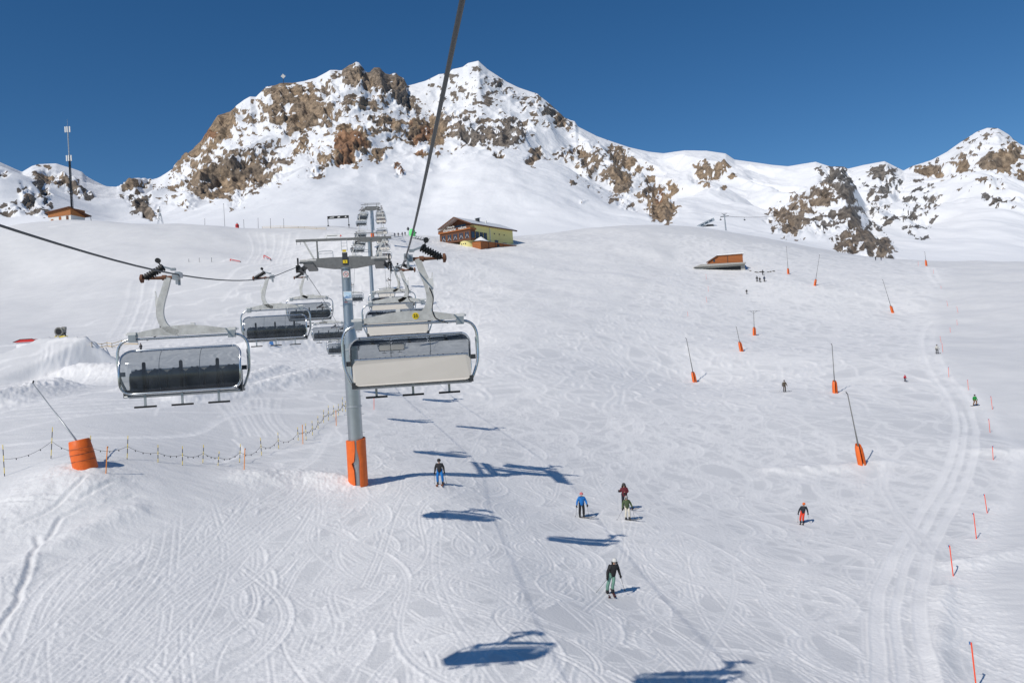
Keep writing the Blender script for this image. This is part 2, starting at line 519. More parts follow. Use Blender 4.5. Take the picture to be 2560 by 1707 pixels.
# long straight runs down to the lower left, and trodden trenches on the left bank
for k in range(22):
    a_ = place(470 + RNG.uniform(-90, 330), 1190 + RNG.uniform(0, 90)); b_ = place(RNG.uniform(-80, 420), 1705 + RNG.uniform(-40, 60))
    n_ = int((b_ - a_).length / 0.04); q_ = np.linspace(0, 1, n_); bow = RNG.normal(0, 1.2)
    x_ = a_.x + (b_.x - a_.x) * q_ + bow * np.sin(q_ * math.pi); y_ = a_.y + (b_.y - a_.y) * q_ + 0.4 * bow * np.sin(q_ * math.pi)
    g_ = RNG.uniform(0.15, 0.35)
    for sd in (-1, 1):
        near_r.stroke(x_ + g_ * sd * 0.7, y_ + g_ * sd * 0.3, [(-0.08, 0.02), (-0.04, -0.028), (0, -0.04), (0.04, -0.028), (0.08, 0.024)], 0.35, 0.85, 0.2)
trench_r = Raster(-46, -8, 26, 58, 0.06)
for pts in ([(-30, 1600), (50, 1490), (85, 1400), (95, 1340)], [(110, 1350), (150, 1290), (260, 1255), (340, 1240)], [(-40, 1260), (80, 1250), (200, 1245), (330, 1200)], [(0, 1330), (90, 1290), (170, 1240), (215, 1190)]):
    P_ = np.array([tuple(place(*p).xy) for p in pts]); t_ = np.concatenate([[0], np.cumsum(np.hypot(*np.diff(P_, axis=0).T))]); s_ = np.arange(0, t_[-1], 0.04)
    x_ = np.interp(s_, t_, P_[:, 0]) + 0.3 * perlin(s_ / 1.7, np.full(s_.size, 3.3), 5); y_ = np.interp(s_, t_, P_[:, 1]) + 0.3 * perlin(s_ / 1.4, np.full(s_.size, 8.1), 6)
    trench_r.stroke(x_, y_, [(o, h) for o, h in zip(np.linspace(-0.3, 0.3, 11), (.05, .09, .06, -.05, -.13, -.16, -.13, -.05, .06, .10, .05))], 0.3, 1.0, 0.15)
trench_r.blur(trench_r.h, 2)
park_r = Raster(-112, -4, 56, 172, 0.12)
for k in range(7): lane(park_r, [(-20, 1003 + 9 * k), (240, 988 + 8 * k), (470, 965 + 8 * k), (640, 938 + 7 * k), (770, 905 + 5 * k)], 1, [(RNG.uniform(-.4, .4), RNG.uniform(.25, .9))], 0.045, 0.5)
for k in range(7): lane(park_r, [(545 + 26 * k, 1012 - 3 * k), (580 + 20 * k, 1050), (600 + 24 * k, 1092)], 1, [(0, RNG.uniform(.2, .5))], 0.04, 0.4)
for k in range(7): lane(park_r, [(112 + 16 * k, 860), (108 + 14 * k, 900), (88 + 14 * k, 935), (50 + 18 * k, 965)], 1, [(0, RNG.uniform(.25, .7))], 0.06, 0.5)
for k in range(5): lane(park_r, [(640 + 30 * k, 880), (700 + 26 * k, 860), (760 + 22 * k, 842)], 1, [(0, RNG.uniform(.3, .9))], 0.06, 0.5)
ski_tracks(park_r, 90, (-100, -6), (62, 170), 1.6, 0.035, (15, 60))
park_r.blur(park_r.h, 1); park_r.blur(park_r.fl, 2)
near_r.blur(near_r.h, 1); near_r.blur(near_r.fl, 2)
far_r.blur(far_r.h, 1); far_r.blur(far_r.fl, 2)

# ------------------------------------------------------------------ snow material
def snow_material():
    m = bpy.data.materials.new("snow"); m.use_nodes = True
    nt = m.node_tree; b = nt.nodes["Principled BSDF"]
    at = nt.nodes.new("ShaderNodeAttribute"); at.attribute_name = "fluff_and_light"
    geo = nt.nodes.new("ShaderNodeNewGeometry")
    n1 = nt.nodes.new("ShaderNodeTexNoise"); n1.inputs["Scale"].default_value = 0.35; n1.inputs["Detail"].default_value = 5
    n2 = nt.nodes.new("ShaderNodeTexNoise"); n2.inputs["Scale"].default_value = 7.0; n2.inputs["Detail"].default_value = 5
    for n in (n1, n2): nt.links.new(geo.outputs["Position"], n.inputs["Vector"])
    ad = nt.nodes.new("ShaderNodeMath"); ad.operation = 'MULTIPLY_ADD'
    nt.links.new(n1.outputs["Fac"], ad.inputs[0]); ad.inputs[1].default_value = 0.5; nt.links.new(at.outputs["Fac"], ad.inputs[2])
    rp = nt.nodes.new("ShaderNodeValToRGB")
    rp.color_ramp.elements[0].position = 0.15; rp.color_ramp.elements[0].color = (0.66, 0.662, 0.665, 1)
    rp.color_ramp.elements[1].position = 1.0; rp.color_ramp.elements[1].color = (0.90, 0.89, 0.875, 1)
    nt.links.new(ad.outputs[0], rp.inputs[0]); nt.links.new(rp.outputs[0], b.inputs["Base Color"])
    b.inputs["Roughness"].default_value = 0.55
    b.inputs["Specular IOR Level"].default_value = 0.25
    bp = nt.nodes.new("ShaderNodeBump"); bp.inputs["Strength"].default_value = 0.5; bp.inputs["Distance"].default_value = 0.05
    nt.links.new(n2.outputs["Fac"], bp.inputs["Height"]); nt.links.new(bp.outputs[0], b.inputs["Normal"])
    return m
MATS["snow"] = snow_material()

def grid_mesh(name, x, y, z, attrs, m):
    """x, y, z: 2-D arrays (rows, columns)"""
    nr, nc = x.shape
    me = bpy.data.meshes.new(name)
    co = np.stack([x, y, z], -1).reshape(-1, 3).astype(np.float32)
    me.vertices.add(co.shape[0]); me.vertices.foreach_set("co", co.ravel())
    i = np.arange(nr * nc).reshape(nr, nc)
    q = np.stack([i[:-1, :-1], i[:-1, 1:], i[1:, 1:], i[1:, :-1]], -1).reshape(-1, 4).astype(np.int32)
    me.loops.add(q.size); me.loops.foreach_set("vertex_index", q.ravel())
    me.polygons.add(q.shape[0]); me.polygons.foreach_set("loop_start", np.arange(0, q.size, 4, dtype=np.int32))
    me.update(calc_edges=True)
    for k, a in attrs.items():
        at = me.attributes.new(k, 'FLOAT', 'POINT'); at.data.foreach_set("value", a.ravel().astype(np.float32))
    me.shade_smooth()
    me.materials.append(m)
    o = bpy.data.objects.new(name, me); COL.objects.link(o)
    return o
def az_grid(n_in, n_out, half, outer):
    a = np.linspace(-half, half, n_in)
    o = np.linspace(half, outer, n_out + 1)[1:]
    return np.radians(np.concatenate([-o[::-1], a, o]))

az = az_grid(900, 24, 34.5, 62)
rr_ = np.concatenate([np.exp(np.linspace(math.log(5), math.log(27), 24))[:-1],
                      np.exp(np.linspace(math.log(27), math.log(72), 420))[:-1],
                      np.exp(np.linspace(math.log(72), math.log(370), 340))[:-1],
                      np.exp(np.linspace(math.log(370), math.log(700), 60))])
AZ, RR = np.meshgrid(az, rr_)
GX, GY = RR * np.sin(AZ), RR * np.cos(AZ)
GZ = ground(GX, GY)
_p = on_piste(GX, GY)
_hn = near_r.sample(near_r.h, GX, GY); _fn = near_r.sample(near_r.fl, GX, GY)
_hf = far_r.sample(far_r.h, GX, GY); _ff = far_r.sample(far_r.fl, GX, GY)
_wn = sst(111, 100, GY)
_wall = sst(10, -10, GX - 0) * (GY > 120)                        # groomed headwall is left of the run
_k = np.maximum(np.maximum(_p, _wall), 0.6 * (GY > 120) * (GX < 60))
_tr = np.where(GY < 111, _wn * _hn, 0) * _p + np.where(GY > 100, (1 - _wn) * _hf, 0) * _k
_fluff_light = (np.where(GY < 111, _wn * _fn, 0) + np.where(GY > 100, (1 - _wn) * _ff, 0)) * _k
_tr = _tr + park_r.sample(park_r.h, GX, GY) * (1 - _p) * (GY < 171); _fluff_light = _fluff_light + park_r.sample(park_r.fl, GX, GY) * (1 - _p)
_tr = _tr + 0.6 * trench_r.sample(trench_r.h, GX, GY)
_chop = fbm(GX * 2.6, GY * 2.6, 3, 61)
_tr = _tr + _p * 0.020 * _chop * (0.4 + sst(-0.2, 0.5, fbm(GX / 6, GY / 6, 2, 70)))
_, _rg = banks(GX, GY)
_tr = _tr + _rg * 0.16 * np.maximum(0, fbm(GX * 2.3, GY * 2.3, 3, 50)) + _rg * 0.12 * fbm(GX * 5, GY * 5, 2, 55)
# broken lumps thrown over the edge of the lane on the right
_edge = np.exp(-((GX - np.interp(GY, [0, 30, 44, 54, 80, 107, 150, 233, 330], [19, 19.0, 24.0, 31.0, 50.0, 62, 80, 122, 185])) / 1.3) ** 2) * (GY < 120)
_tr = _tr + _edge * 0.10 * np.maximum(0, fbm(GX * 3.0, GY * 3.0, 3, 58))
_fluff_light = np.clip(_fluff_light + 0.35 * _rg + 0.3 * _edge, 0, 1) + 0.22 * (1 - _p) + 0.16 * sst(60, 150, GY) * _p  # run lightened with distance: steeper slope's stronger light put into snow colour
snow_ground = grid_mesh("snow_slope", GX, GY, GZ + _tr, {"fluff_and_light": _fluff_light}, MATS["snow"])
tag(snow_ground, "sunlit white ski slope criss-crossed with ski tracks", "snow slope", kind="structure")

# ------------------------------------------------------------------ the mountains
SKYLINE = [(-700,430,1300),(-300,385,1300),(-100,372,1300),(0,406,1300),(35,421,1300),(55,430,1320),(80,415,1420),(95,411,1450),(140,409,1450),(160,415,1440),(178,420,1440),(205,430,1430),
 (215,440,1430),(235,452,1430),(270,468,1450),(290,470,1500),(310,463,1600),(325,452,1600),(335,447,1600),(350,450,1560),(362,449,1500),
 (380,457,1400),(400,443,1400),(432,422,1420),(436,411,1430),(455,395,1440),(480,375,1450),(505,350,1460),(520,325,1470),(545,288,1480),(575,280,1500),
 (590,265,1510),(612,249,1530),(625,242,1540),(640,243,1550),(650,232,1560),(665,217,1570),(690,212,1590),(712,207,1600),(730,208,1610),
 (760,203,1630),(790,195,1650),(815,182,1660),(825,176,1670),(855,175,1690),(862,170,1690),(890,155,1700),(898,157,1700),(915,180,1720),(925,180,1730),
 (935,170,1740),(950,170,1750),(962,182,1770),(975,187,1790),(990,183,1800),(997,190,1820),(1010,196,1840),(1019,215,1880),(1065,202,1910),
 (1097,186,1930),(1120,184,1940),(1131,174,1945),(1157,168,1950),(1170,158,1950),(1196,152,1950),(1202,158,1950),(1220,174,1940),(1267,205,1930),
 (1296,219,1920),(1343,235,1910),(1377,262,1900),(1408,291,1890),(1437,304,1880),(1445,317,1880),(1492,341,1880),(1571,368,1900),(1623,380,1930),
 (1659,384,1960),(1712,376,1980),(1766,377,2000),(1814,384,2000),(1836,399,2000),(1927,412,2000),(1970,416,1980),(2039,405,1900),(2077,417,1800),
 (2109,417,1700),(2120,422,1660),(2157,413,1600),(2211,403,1580),(2237,416,1600),(2259,427,1650),(2280,416,1700),(2329,400,1740),(2366,381,1760),
 (2404,354,1780),(2441,330,1790),(2468,320,1800),(2495,321,1800),(2521,336,1800),(2548,360,1800),(2562,365,1790),(2620,372,1750),(2760,430,1700),(3300,500,1600)]
FOOT = [(-700,600),(-300,585),(0,574),(160,552),(300,562),(450,565),(600,569),(750,566),(850,564),(933,594),(1000,594),(1080,592),(1310,590),
 (1450,590),(1700,579),(1850,590),(2000,614),(2100,637),(2150,647),(2300,655),(2562,662),(3300,672)]
_sk = np.array([(*az_el(u, v), r) for u, v, r in SKYLINE])
_ft = np.array([az_el(u, v) for u, v in FOOT])
# nearer spurs: (pixel outline, distance of the crest, depth of the front slope)
SPURS = [
 ([(1800,700),(1850,630),(1890,575),(1935,545),(1965,512),(1992,488),(2020,470),(2050,450),(2085,430),(2109,417),(2124,440),(2148,485),(2172,535),(2195,590),(2215,640),(2240,720)], 980, 330),
 ([(2030,720),(2060,650),(2095,600),(2130,575),(2175,572),(2200,590),(2215,620),(2235,650),(2260,680),(2280,760)], 720, 160),
 ([(960,640),(1000,560),(1050,480),(1130,400),(1215,366),(1300,380),(1360,392),(1410,412),(1470,452),(1530,492),(1590,530),(1650,560),(1700,600),(1740,660)], 1150, 560),
 ([(-900,420),(-60,400),(0,408),(55,432),(120,470),(170,505),(230,548),(280,590),(300,660)], 820, 250),
]
_spur = [(np.array([az_el(*p) for p in pl]), rc, dep) for pl, rc, dep in SPURS]
az2 = az_grid(1080, 30, 34.5, 60)
t_in = np.linspace(0, 1, 400)
AZ2, T2 = np.meshgrid(az2, np.concatenate([t_in, 1 + np.linspace(0.012, 0.35, 24)]))
EC = np.interp(AZ2, _sk[:, 0], _sk[:, 1]); RC = np.interp(AZ2, _sk[:, 0], _sk[:, 2])
kern = np.exp(-np.linspace(-2.2, 2.2, 121) ** 2); kern /= kern.sum()
_rc1 = np.convolve(np.pad(RC[0], 60, 'edge'), kern, 'valid'); RC = np.broadcast_to(_rc1, RC.shape)
E0 = np.interp(AZ2, _ft[:, 0], _ft[:, 1]) - 0.006
R0 = 455.0
_k0 = np.exp(-np.linspace(-2.2, 2.2, 91) ** 2); _k0 /= _k0.sum()
E0 = np.broadcast_to(np.convolve(np.pad(E0[0], 45, 'edge'), _k0, 'valid'), E0.shape) - 0.002
TT = np.minimum(T2, 1.0)
# spacing in range: even in apparent height
R2 = np.where(T2 <= 1, R0 * (RC / R0) ** (TT ** 0.85), RC * (1 + (T2 - 1)))
tl = np.log(np.minimum(R2, RC) / R0) / np.log(RC / R0)
_k1 = np.exp(-np.linspace(-2.2, 2.2, 111) ** 2); _k1 /= _k1.sum()
_es = np.convolve(np.pad(EC[0], 55, 'edge'), _k1, 'valid')
EC = EC + (_es[None] - EC) * (1 - sst(0.72, 0.98, tl))      # skyline notches stay near the crest
E2 = E0 + (EC - E0) * (0.30 * tl + 0.70 * tl ** 1.55)
Z2 = E2 * np.minimum(R2, RC) - np.maximum(R2 - RC, 0) * 0.9
X2, Y2 = R2 * np.sin(AZ2), R2 * np.cos(AZ2)
crest_fade = sst(1.0, 0.90, tl)                                       # keep the skyline where it was surveyed
foot_fade = sst(0.10, 0.35, tl)
# broad gullies and ribs running down the fall line
rib = ridged(X2 / 190 + 0.15 * fbm(X2 / 90, Y2 / 90, 2, 3), R2 / 900, 3, 90) - 0.62
Z2 = Z2 + 50 * rib * crest_fade * sst(0.30, 0.75, tl)
for sp, rc, dep in _spur:
    ec = np.interp(AZ2, sp[:, 0], sp[:, 1], left=-1, right=-1)
    kw = 111 if rc == 1150 else 21
    kg = np.exp(-np.linspace(-2.2, 2.2, kw) ** 2); kg /= kg.sum()
    e1 = np.interp(az2, sp[:, 0], sp[:, 1]); e1 = np.convolve(np.pad(e1, kw // 2, 'edge'), kg, 'valid')
    ec = np.where(ec > 0, np.broadcast_to(e1, ec.shape), -1)
    zc = ec * rc
    k = (R2 - (rc - dep)) / dep
    zb = E0 * (rc - dep)
    zs = np.where(R2 <= rc, zb + (zc - zb) * np.clip(k, 0, 1) ** 0.9, zc - (R2 - rc) * 0.42)
    zs = np.where((ec > 0) & (k > 0), zs, -999)
    kk = 10.0
    h = np.clip(0.5 + 0.5 * (zs - Z2) / kk, 0, 1)
    Z2 = np.where(zs > -900, Z2 * (1 - h) + zs * h + kk * h * (1 - h), Z2)
# rock outcrops: where they show in the photograph (centre, radii, tilt in degrees, amount, brownness)
ROCKS = [(820,290,300,95,0,.50,.55),(1190,270,170,90,20,.44,.3),(620,380,170,90,-20,.42,.5),(2250,470,120,90,20,.40,.05),(2440,400,110,60,-20,.40,.4),(1540,430,130,60,30,.42,.5),(575,432,150,62,-12,1.0,.55),(640,400,70,40,0,.9,.45),(530,460,60,45,-20,1.0,.7),(590,490,35,30,0,.7,.5),(500,410,60,20,-40,.8,.7),
 (545,318,34,72,38,1.25,.75),(480,372,20,62,50,1.2,.8),(447,405,10,34,45,1.1,.8),(705,232,62,34,10,1.0,.6),(765,270,38,62,12,1.25,.65),(690,285,55,34,30,.9,.6),(735,315,46,26,0,.9,.6),
 (640,300,40,26,0,.7,.6),(620,330,34,24,0,.5,.6),(820,225,50,26,0,.7,.5),(880,190,48,30,30,1.15,.45),(945,200,42,40,20,1.2,.35),(998,205,26,34,10,1.2,.4),(1015,255,46,22,45,1.0,.2),
 (815,285,40,60,10,.85,.5),(870,262,44,28,-30,.75,.5),(915,262,36,28,0,.8,.5),(960,245,30,22,0,.8,.5),(880,345,46,40,0,1.15,.9),(865,380,44,34,0,1.2,.95),(905,370,28,30,0,1.0,.8),(755,365,20,40,20,1.0,.8),
 (790,388,28,26,0,.8,.8),(815,405,24,16,0,.9,.8),(790,432,30,14,0,.7,.7),(950,310,44,34,-20,.85,.6),(985,330,34,40,0,.75,.6),(1045,330,32,34,0,1.3,1.0),(1090,325,30,38,10,1.25,1.0),(1100,300,30,30,0,.9,.6),
 (945,388,24,18,-30,1.0,.9),(995,425,12,18,0,1.0,.9),(1070,380,40,16,0,.7,.8),(1140,375,26,20,0,.5,.6),(1205,345,92,24,8,1.05,.15),(1270,325,52,34,-30,1.0,.3),(1180,315,70,30,20,.75,.35),(1130,290,40,34,30,.7,.4),
 (1300,330,44,26,-20,.8,.35),(1230,215,90,40,30,.50,.1),(1150,235,60,50,35,.48,.2),(1200,275,80,40,30,.46,.25),(1320,265,60,30,30,.55,.35),(1245,205,24,16,30,.85,.05),(1405,298,34,20,30,1.25,.45),(1375,268,22,24,40,.9,.45),(1345,245,16,18,40,.7,.5),
 (1340,390,26,18,-25,1.1,.55),(1430,385,48,24,0,.75,.6),(1470,395,50,34,20,.85,.5),(1550,390,40,24,30,.95,.65),(1540,440,44,34,20,1.0,.55),(1480,425,46,24,20,.7,.5),(1580,420,26,30,20,.8,.6),(1555,460,30,40,-10,1.0,.6),
 (1640,490,44,36,30,1.0,.75),(1655,525,36,30,0,1.15,.65),(1625,460,40,24,30,.75,.65),(1670,470,30,24,0,.7,.7),(1560,510,44,14,35,.7,.3),(1480,470,60,12,35,.45,.4),(1435,462,14,6,0,.8,.6),(1461,505,10,6,0,.6,.5),
 (1770,430,40,26,20,.75,.75),(1800,422,24,18,0,.9,.6),(1745,452,30,20,20,.7,.7),(1805,470,16,8,0,.6,.6),(1830,440,12,10,0,.7,.6),
 (2085,445,44,24,-20,1.0,.08),(2110,470,26,50,-12,1.1,.08),(2060,490,44,30,-20,.95,.45),(2010,515,50,34,-30,.95,.5),(1985,560,56,28,0,1.0,.4),(2065,560,60,36,0,.9,.15),(2130,540,34,44,0,.85,.1),(1945,540,36,26,-30,.85,.5),
 (2210,440,44,34,30,.85,.05),(2225,470,40,50,20,.8,.08),(2200,540,50,40,0,.62,.05),(2290,545,46,46,25,.72,.03),(2190,505,30,40,0,.7,.05),(2330,500,36,30,0,.65,.05),
 (2145,600,58,28,0,1.1,.3),(2185,615,54,34,30,1.2,.3),(2120,620,30,24,0,1.0,.3),(2215,645,30,12,20,1.1,.4),
 (2440,370,70,20,-25,.62,.3),(2480,345,50,20,-20,.62,.3),(2420,395,60,18,-25,.55,.4),(2500,405,50,30,-10,1.05,.6),(2530,365,34,30,40,.85,.6),(2315,425,44,16,0,.95,.7),(2350,438,18,12,0,1.0,.8),(2405,415,22,18,0,1.0,.85),(2545,440,24,14,0,.9,.6),
 (2460,452,34,12,0,.85,.5),(2490,463,30,8,0,.8,.5),(2490,505,36,16,10,.95,.05),(2545,500,16,8,0,.7,.2),
 (125,440,34,18,15,1.05,.6),(165,455,40,20,20,.95,.4),(200,480,40,18,30,.85,.2),(85,415,14,6,0,.4,.2),(68,492,16,30,-35,1.0,.4),(95,520,34,24,20,.75,.25),(105,475,14,40,-30,.9,.15),(10,435,16,22,-30,.8,.4),(30,520,40,24,0,.7,.15),
 (335,460,18,12,0,1.0,.6),(362,458,14,14,0,1.0,.5),(320,472,34,8,10,.8,.5),(345,505,40,26,35,.9,.25),(375,535,26,14,35,1.0,.4),(400,522,8,8,0,.6,.2),(310,495,24,16,20,.6,.2),(415,505,24,14,0,.45,.5),(465,515,34,12,10,.65,.6),
 (1225,372,8,6,0,.8,.2),(1246,386,14,8,0,1.0,.5),(2040,425,26,5,-25,.5,.1)]
PU, PV = to_pixel(X2, Y2, Z2)
wu = PU + 16 * fbm(X2 / 45, Z2 / 30, 3, 120); wv = PV + 12 * fbm(X2 / 45, Z2 / 30, 3, 130)
amount = np.zeros_like(Z2); brown = np.full_like(Z2, 0.35); bw = np.full_like(Z2, 0.05)
for u, v, ru, rv, an, st, tone in ROCKS:
    lim = max(ru, rv) * 2.0
    sel = (np.abs(wu - u) < lim) & (np.abs(wv - v) < lim)
    if not sel.any(): continue
    du, dv = wu[sel] - u, wv[sel] - v
    c, s_ = math.cos(R(an)), math.sin(R(an))
    q = ((du * c + dv * s_) / ru) ** 2 + ((-du * s_ + dv * c) / rv) ** 2
    w = st * np.exp(-(q ** 1.6) * 0.75)
    amount[sel] = np.maximum(amount[sel], w)
    brown[sel] = (brown[sel] * bw[sel] + tone * w) / (bw[sel] + w); bw[sel] += w
amount *= (T2 <= 1.02)
# crags: broken blocks and dipping ledges, only where rock shows
KS = R2 / 1700.0
XN, ZN = X2 / KS, Z2 / KS
dip = ZN - 0.30 * XN + 10 * fbm(XN / 80, ZN / 60, 2, 140)
blk = ridged(XN / 42, ZN / 34 + XN / 120, 4, 150, 0.55) - 0.6
led = fbm(XN / 50, dip / 10.0, 3, 160)
led2 = fbm(XN / 22, dip / 4.6, 3, 165)
fine = fbm(XN / 10, ZN / 8, 3, 170)
cf = 0.12 + 0.88 * sst(1.0, 0.965, tl)
am = sst(0.25, 0.9, amount)
Z2 = Z2 + cf * am * KS * (24 * blk + 8 * led + 5.0 * led2 + 5.5 * fine)
Z2 = Z2 + (1 - am) * foot_fade * cf * (6 * fbm(X2 / 70, R2 / 120, 3, 180) + (0.7 + 1.6 * sst(0.45, 0.75, tl)) * fbm(X2 / 16, R2 / 26, 4, 190, 0.6))
# steepness decides what holds snow inside the rocky areas
P3 = np.stack([X2, Y2, Z2], -1)
du3 = np.gradient(P3, axis=1); dv3 = np.gradient(P3, axis=0)
nn = np.cross(du3, dv3); nn /= np.linalg.norm(nn, axis=-1, keepdims=True) + 1e-9
nz = np.abs(nn[..., 2])
spk = fbm(XN / 14, ZN / 10, 4, 200, 0.7)
spk2 = fbm(XN / 40 + ZN / 50, dip / 14.0, 3, 210)
spk3 = fbm(XN / 60, ZN / 45, 2, 215)
val = amount * 1.05 - 0.63 + 1.15 * spk + 0.75 * spk2 + 0.35 * spk3 + 0.75 * (0.66 - nz) * am
rock = sst(-0.10, 0.14, val) * (amount > 0.12)
tone = np.clip(brown * 1.1 + 0.06 + 0.34 * fbm(XN / 50, ZN / 50, 3, 220), 0, 1)

def mountain_material():
    m = bpy.data.materials.new("rock_and_snow"); m.use_nodes = True
    nt = m.node_tree; b = nt.nodes["Principled BSDF"]
    ar = nt.nodes.new("ShaderNodeAttribute"); ar.attribute_name = "rock"
    at = nt.nodes.new("ShaderNodeAttribute"); at.attribute_name = "tone"
    geo = nt.nodes.new("ShaderNodeNewGeometry")
    def noise(scale, det=6):
        n = nt.nodes.new("ShaderNodeTexNoise"); n.inputs["Scale"].default_value = scale; n.inputs["Detail"].default_value = det; n.inputs["Roughness"].default_value = 0.68
        nt.links.new(geo.outputs["Position"], n.inputs["Vector"]); return n
    nB, nC = noise(0.10, 9), noise(0.34, 6)
    r1 = nt.nodes.new("ShaderNodeValToRGB")              # grey limestone to ochre brown
    r1.color_ramp.elements[0].color = (0.20, 0.195, 0.19, 1); r1.color_ramp.elements[1].color = (0.35, 0.205, 0.125, 1)
    e = r1.color_ramp.elements.new(0.5); e.color = (0.41, 0.305, 0.205, 1)
    r1.color_ramp.elements[0].position = 0.05; r1.color_ramp.elements[1].position = 0.95
    nt.links.new(at.outputs["Fac"], r1.inputs[0])
    r2 = nt.nodes.new("ShaderNodeValToRGB")  # crevice shade painted into the rock colour, following the bump noise
    r2.color_ramp.elements[0].position = 0.33; r2.color_ramp.elements[0].color = (0.20, 0.20, 0.21, 1)
    r2.color_ramp.elements[1].position = 0.68; r2.color_ramp.elements[1].color = (1.35, 1.31, 1.25, 1)
    nt.links.new(nB.outputs["Fac"], r2.inputs[0])
    mu = nt.nodes.new("ShaderNodeMix"); mu.data_type = 'RGBA'; mu.blend_type = 'MULTIPLY'; mu.inputs[0].default_value = 1
    nt.links.new(r1.outputs[0], mu.inputs[6]); nt.links.new(r2.outputs[0], mu.inputs[7])
    # fine snow dusting on the rock
    sm = nt.nodes.new("ShaderNodeMath"); sm.operation = 'MULTIPLY_ADD'; sm.inputs[1].default_value = 1.5; sm.inputs[2].default_value = -0.75
    nt.links.new(nC.outputs["Fac"], sm.inputs[0])
    ad = nt.nodes.new("ShaderNodeMath"); ad.operation = 'ADD'; nt.links.new(ar.outputs["Fac"], ad.inputs[0]); nt.links.new(sm.outputs[0], ad.inputs[1])
    rr = nt.nodes.new("ShaderNodeValToRGB"); rr.color_ramp.elements[0].position = 0.42; rr.color_ramp.elements[1].position = 0.62
    nt.links.new(ad.outputs[0], rr.inputs[0])
    mx = nt.nodes.new("ShaderNodeMix"); mx.data_type = 'RGBA'
    nt.links.new(rr.outputs[0], mx.inputs[0]); mx.inputs[6].default_value = (0.86, 0.87, 0.885, 1); nt.links.new(mu.outputs[2], mx.inputs[7])
    nt.links.new(mx.outputs[2], b.inputs["Base Color"])
    b.inputs["Roughness"].default_value = 0.75; b.inputs["Specular IOR Level"].default_value = 0.2
    bp = nt.nodes.new("ShaderNodeBump"); bp.inputs["Distance"].default_value = 4.0
    bs = nt.nodes.new("ShaderNodeMath"); bs.operation = 'MULTIPLY_ADD'; bs.inputs[1].default_value = 0.9; bs.inputs[2].default_value = 0.06
    nt.links.new(rr.outputs[0], bs.inputs[0]); nt.links.new(bs.outputs[0], bp.inputs["Strength"])
    nt.links.new(nB.outputs["Fac"], bp.inputs["Height"]); nt.links.new(bp.outputs[0], b.inputs["Normal"])
    return m
MATS["mountain"] = mountain_material()
mountain = grid_mesh("mountain", X2, Y2, Z2, {"rock": rock, "tone": tone}, MATS["mountain"])
tag(mountain, "snow covered mountains with brown rock faces under the blue sky", "mountain", kind="structure")
def mount_place(u, v):
    """where the ray through a pixel meets the mountain (columns are rays in plan)"""
    a, e = az_el(u, v)
    j = int(np.argmin(np.abs(az2 - a))); col = Z2[:, j] / R2[:, j]
    i = np.where(col >= e)[0]
    i = int(i[0]) if len(i) else int(np.argmax(col))
    return Vector((R2[i, j] * math.sin(a), R2[i, j] * math.cos(a), Z2[i, j]))

# ------------------------------------------------------------------ chairlift: line, ropes, chairs, pylons
mat("galvanised", (0.50, 0.52, 0.53), 0.42, 0.55, noise=(9.0, 0.5, (0.36, 0.38, 0.39)))
mat("pole_steel", (0.47, 0.49, 0.50), 0.36, 0.85, noise=(2.5, 0.6, (0.40, 0.42, 0.43)))
mat("weathered_steel", (0.24, 0.24, 0.23), 0.6, 0.3, noise=(4.0, 0.6, (0.16, 0.16, 0.155)))
mat("pale_steel", (0.74, 0.73, 0.69), 0.5, 0.15, noise=(7.0, 0.5, (0.50, 0.49, 0.46)))
mat("chrome", (0.62, 0.64, 0.66), 0.25, 0.85)
mat("cream_panel", (0.80, 0.735, 0.66), 0.38, 0.0, noise=(2.0, 0.7, (0.74, 0.68, 0.60)))
mat("navy_pad", (0.014, 0.024, 0.042), 0.5, noise=(14.0, 0.5, (0.03, 0.045, 0.07)))
mat("rubber", (0.012, 0.012, 0.013), 0.6)
mat("dark_grey", (0.045, 0.047, 0.05), 0.5)
mat("rope_steel", (0.085, 0.088, 0.092), 0.55, 0.4, bump=(60.0, 0.5, 0.01))
mat("rust", (0.24, 0.10, 0.05), 0.8, noise=(30.0, 0.6, (0.12, 0.06, 0.04)))
mat("white_paint", (0.80, 0.80, 0.78), 0.45, noise=(3.0, 0.6, (0.70, 0.69, 0.66)))
mat("yellow_paint", (0.85, 0.62, 0.02), 0.45)
mat("black_paint", (0.01, 0.01, 0.01), 0.5)
mat("red_paint", (0.62, 0.03, 0.025), 0.45)
mat("orange_pad", (0.86, 0.165, 0.02), 0.55, noise=(3.0, 0.6, (0.72, 0.12, 0.012)), bump=(5.0, 0.35, 0.05))
mat("orange_pole", (0.95, 0.10, 0.03), 0.5)
mat("blue_paint", (0.04, 0.16, 0.42), 0.5)
mat("concrete", (0.42, 0.41, 0.38), 0.85, noise=(2.5, 0.7, (0.33, 0.32, 0.30)))
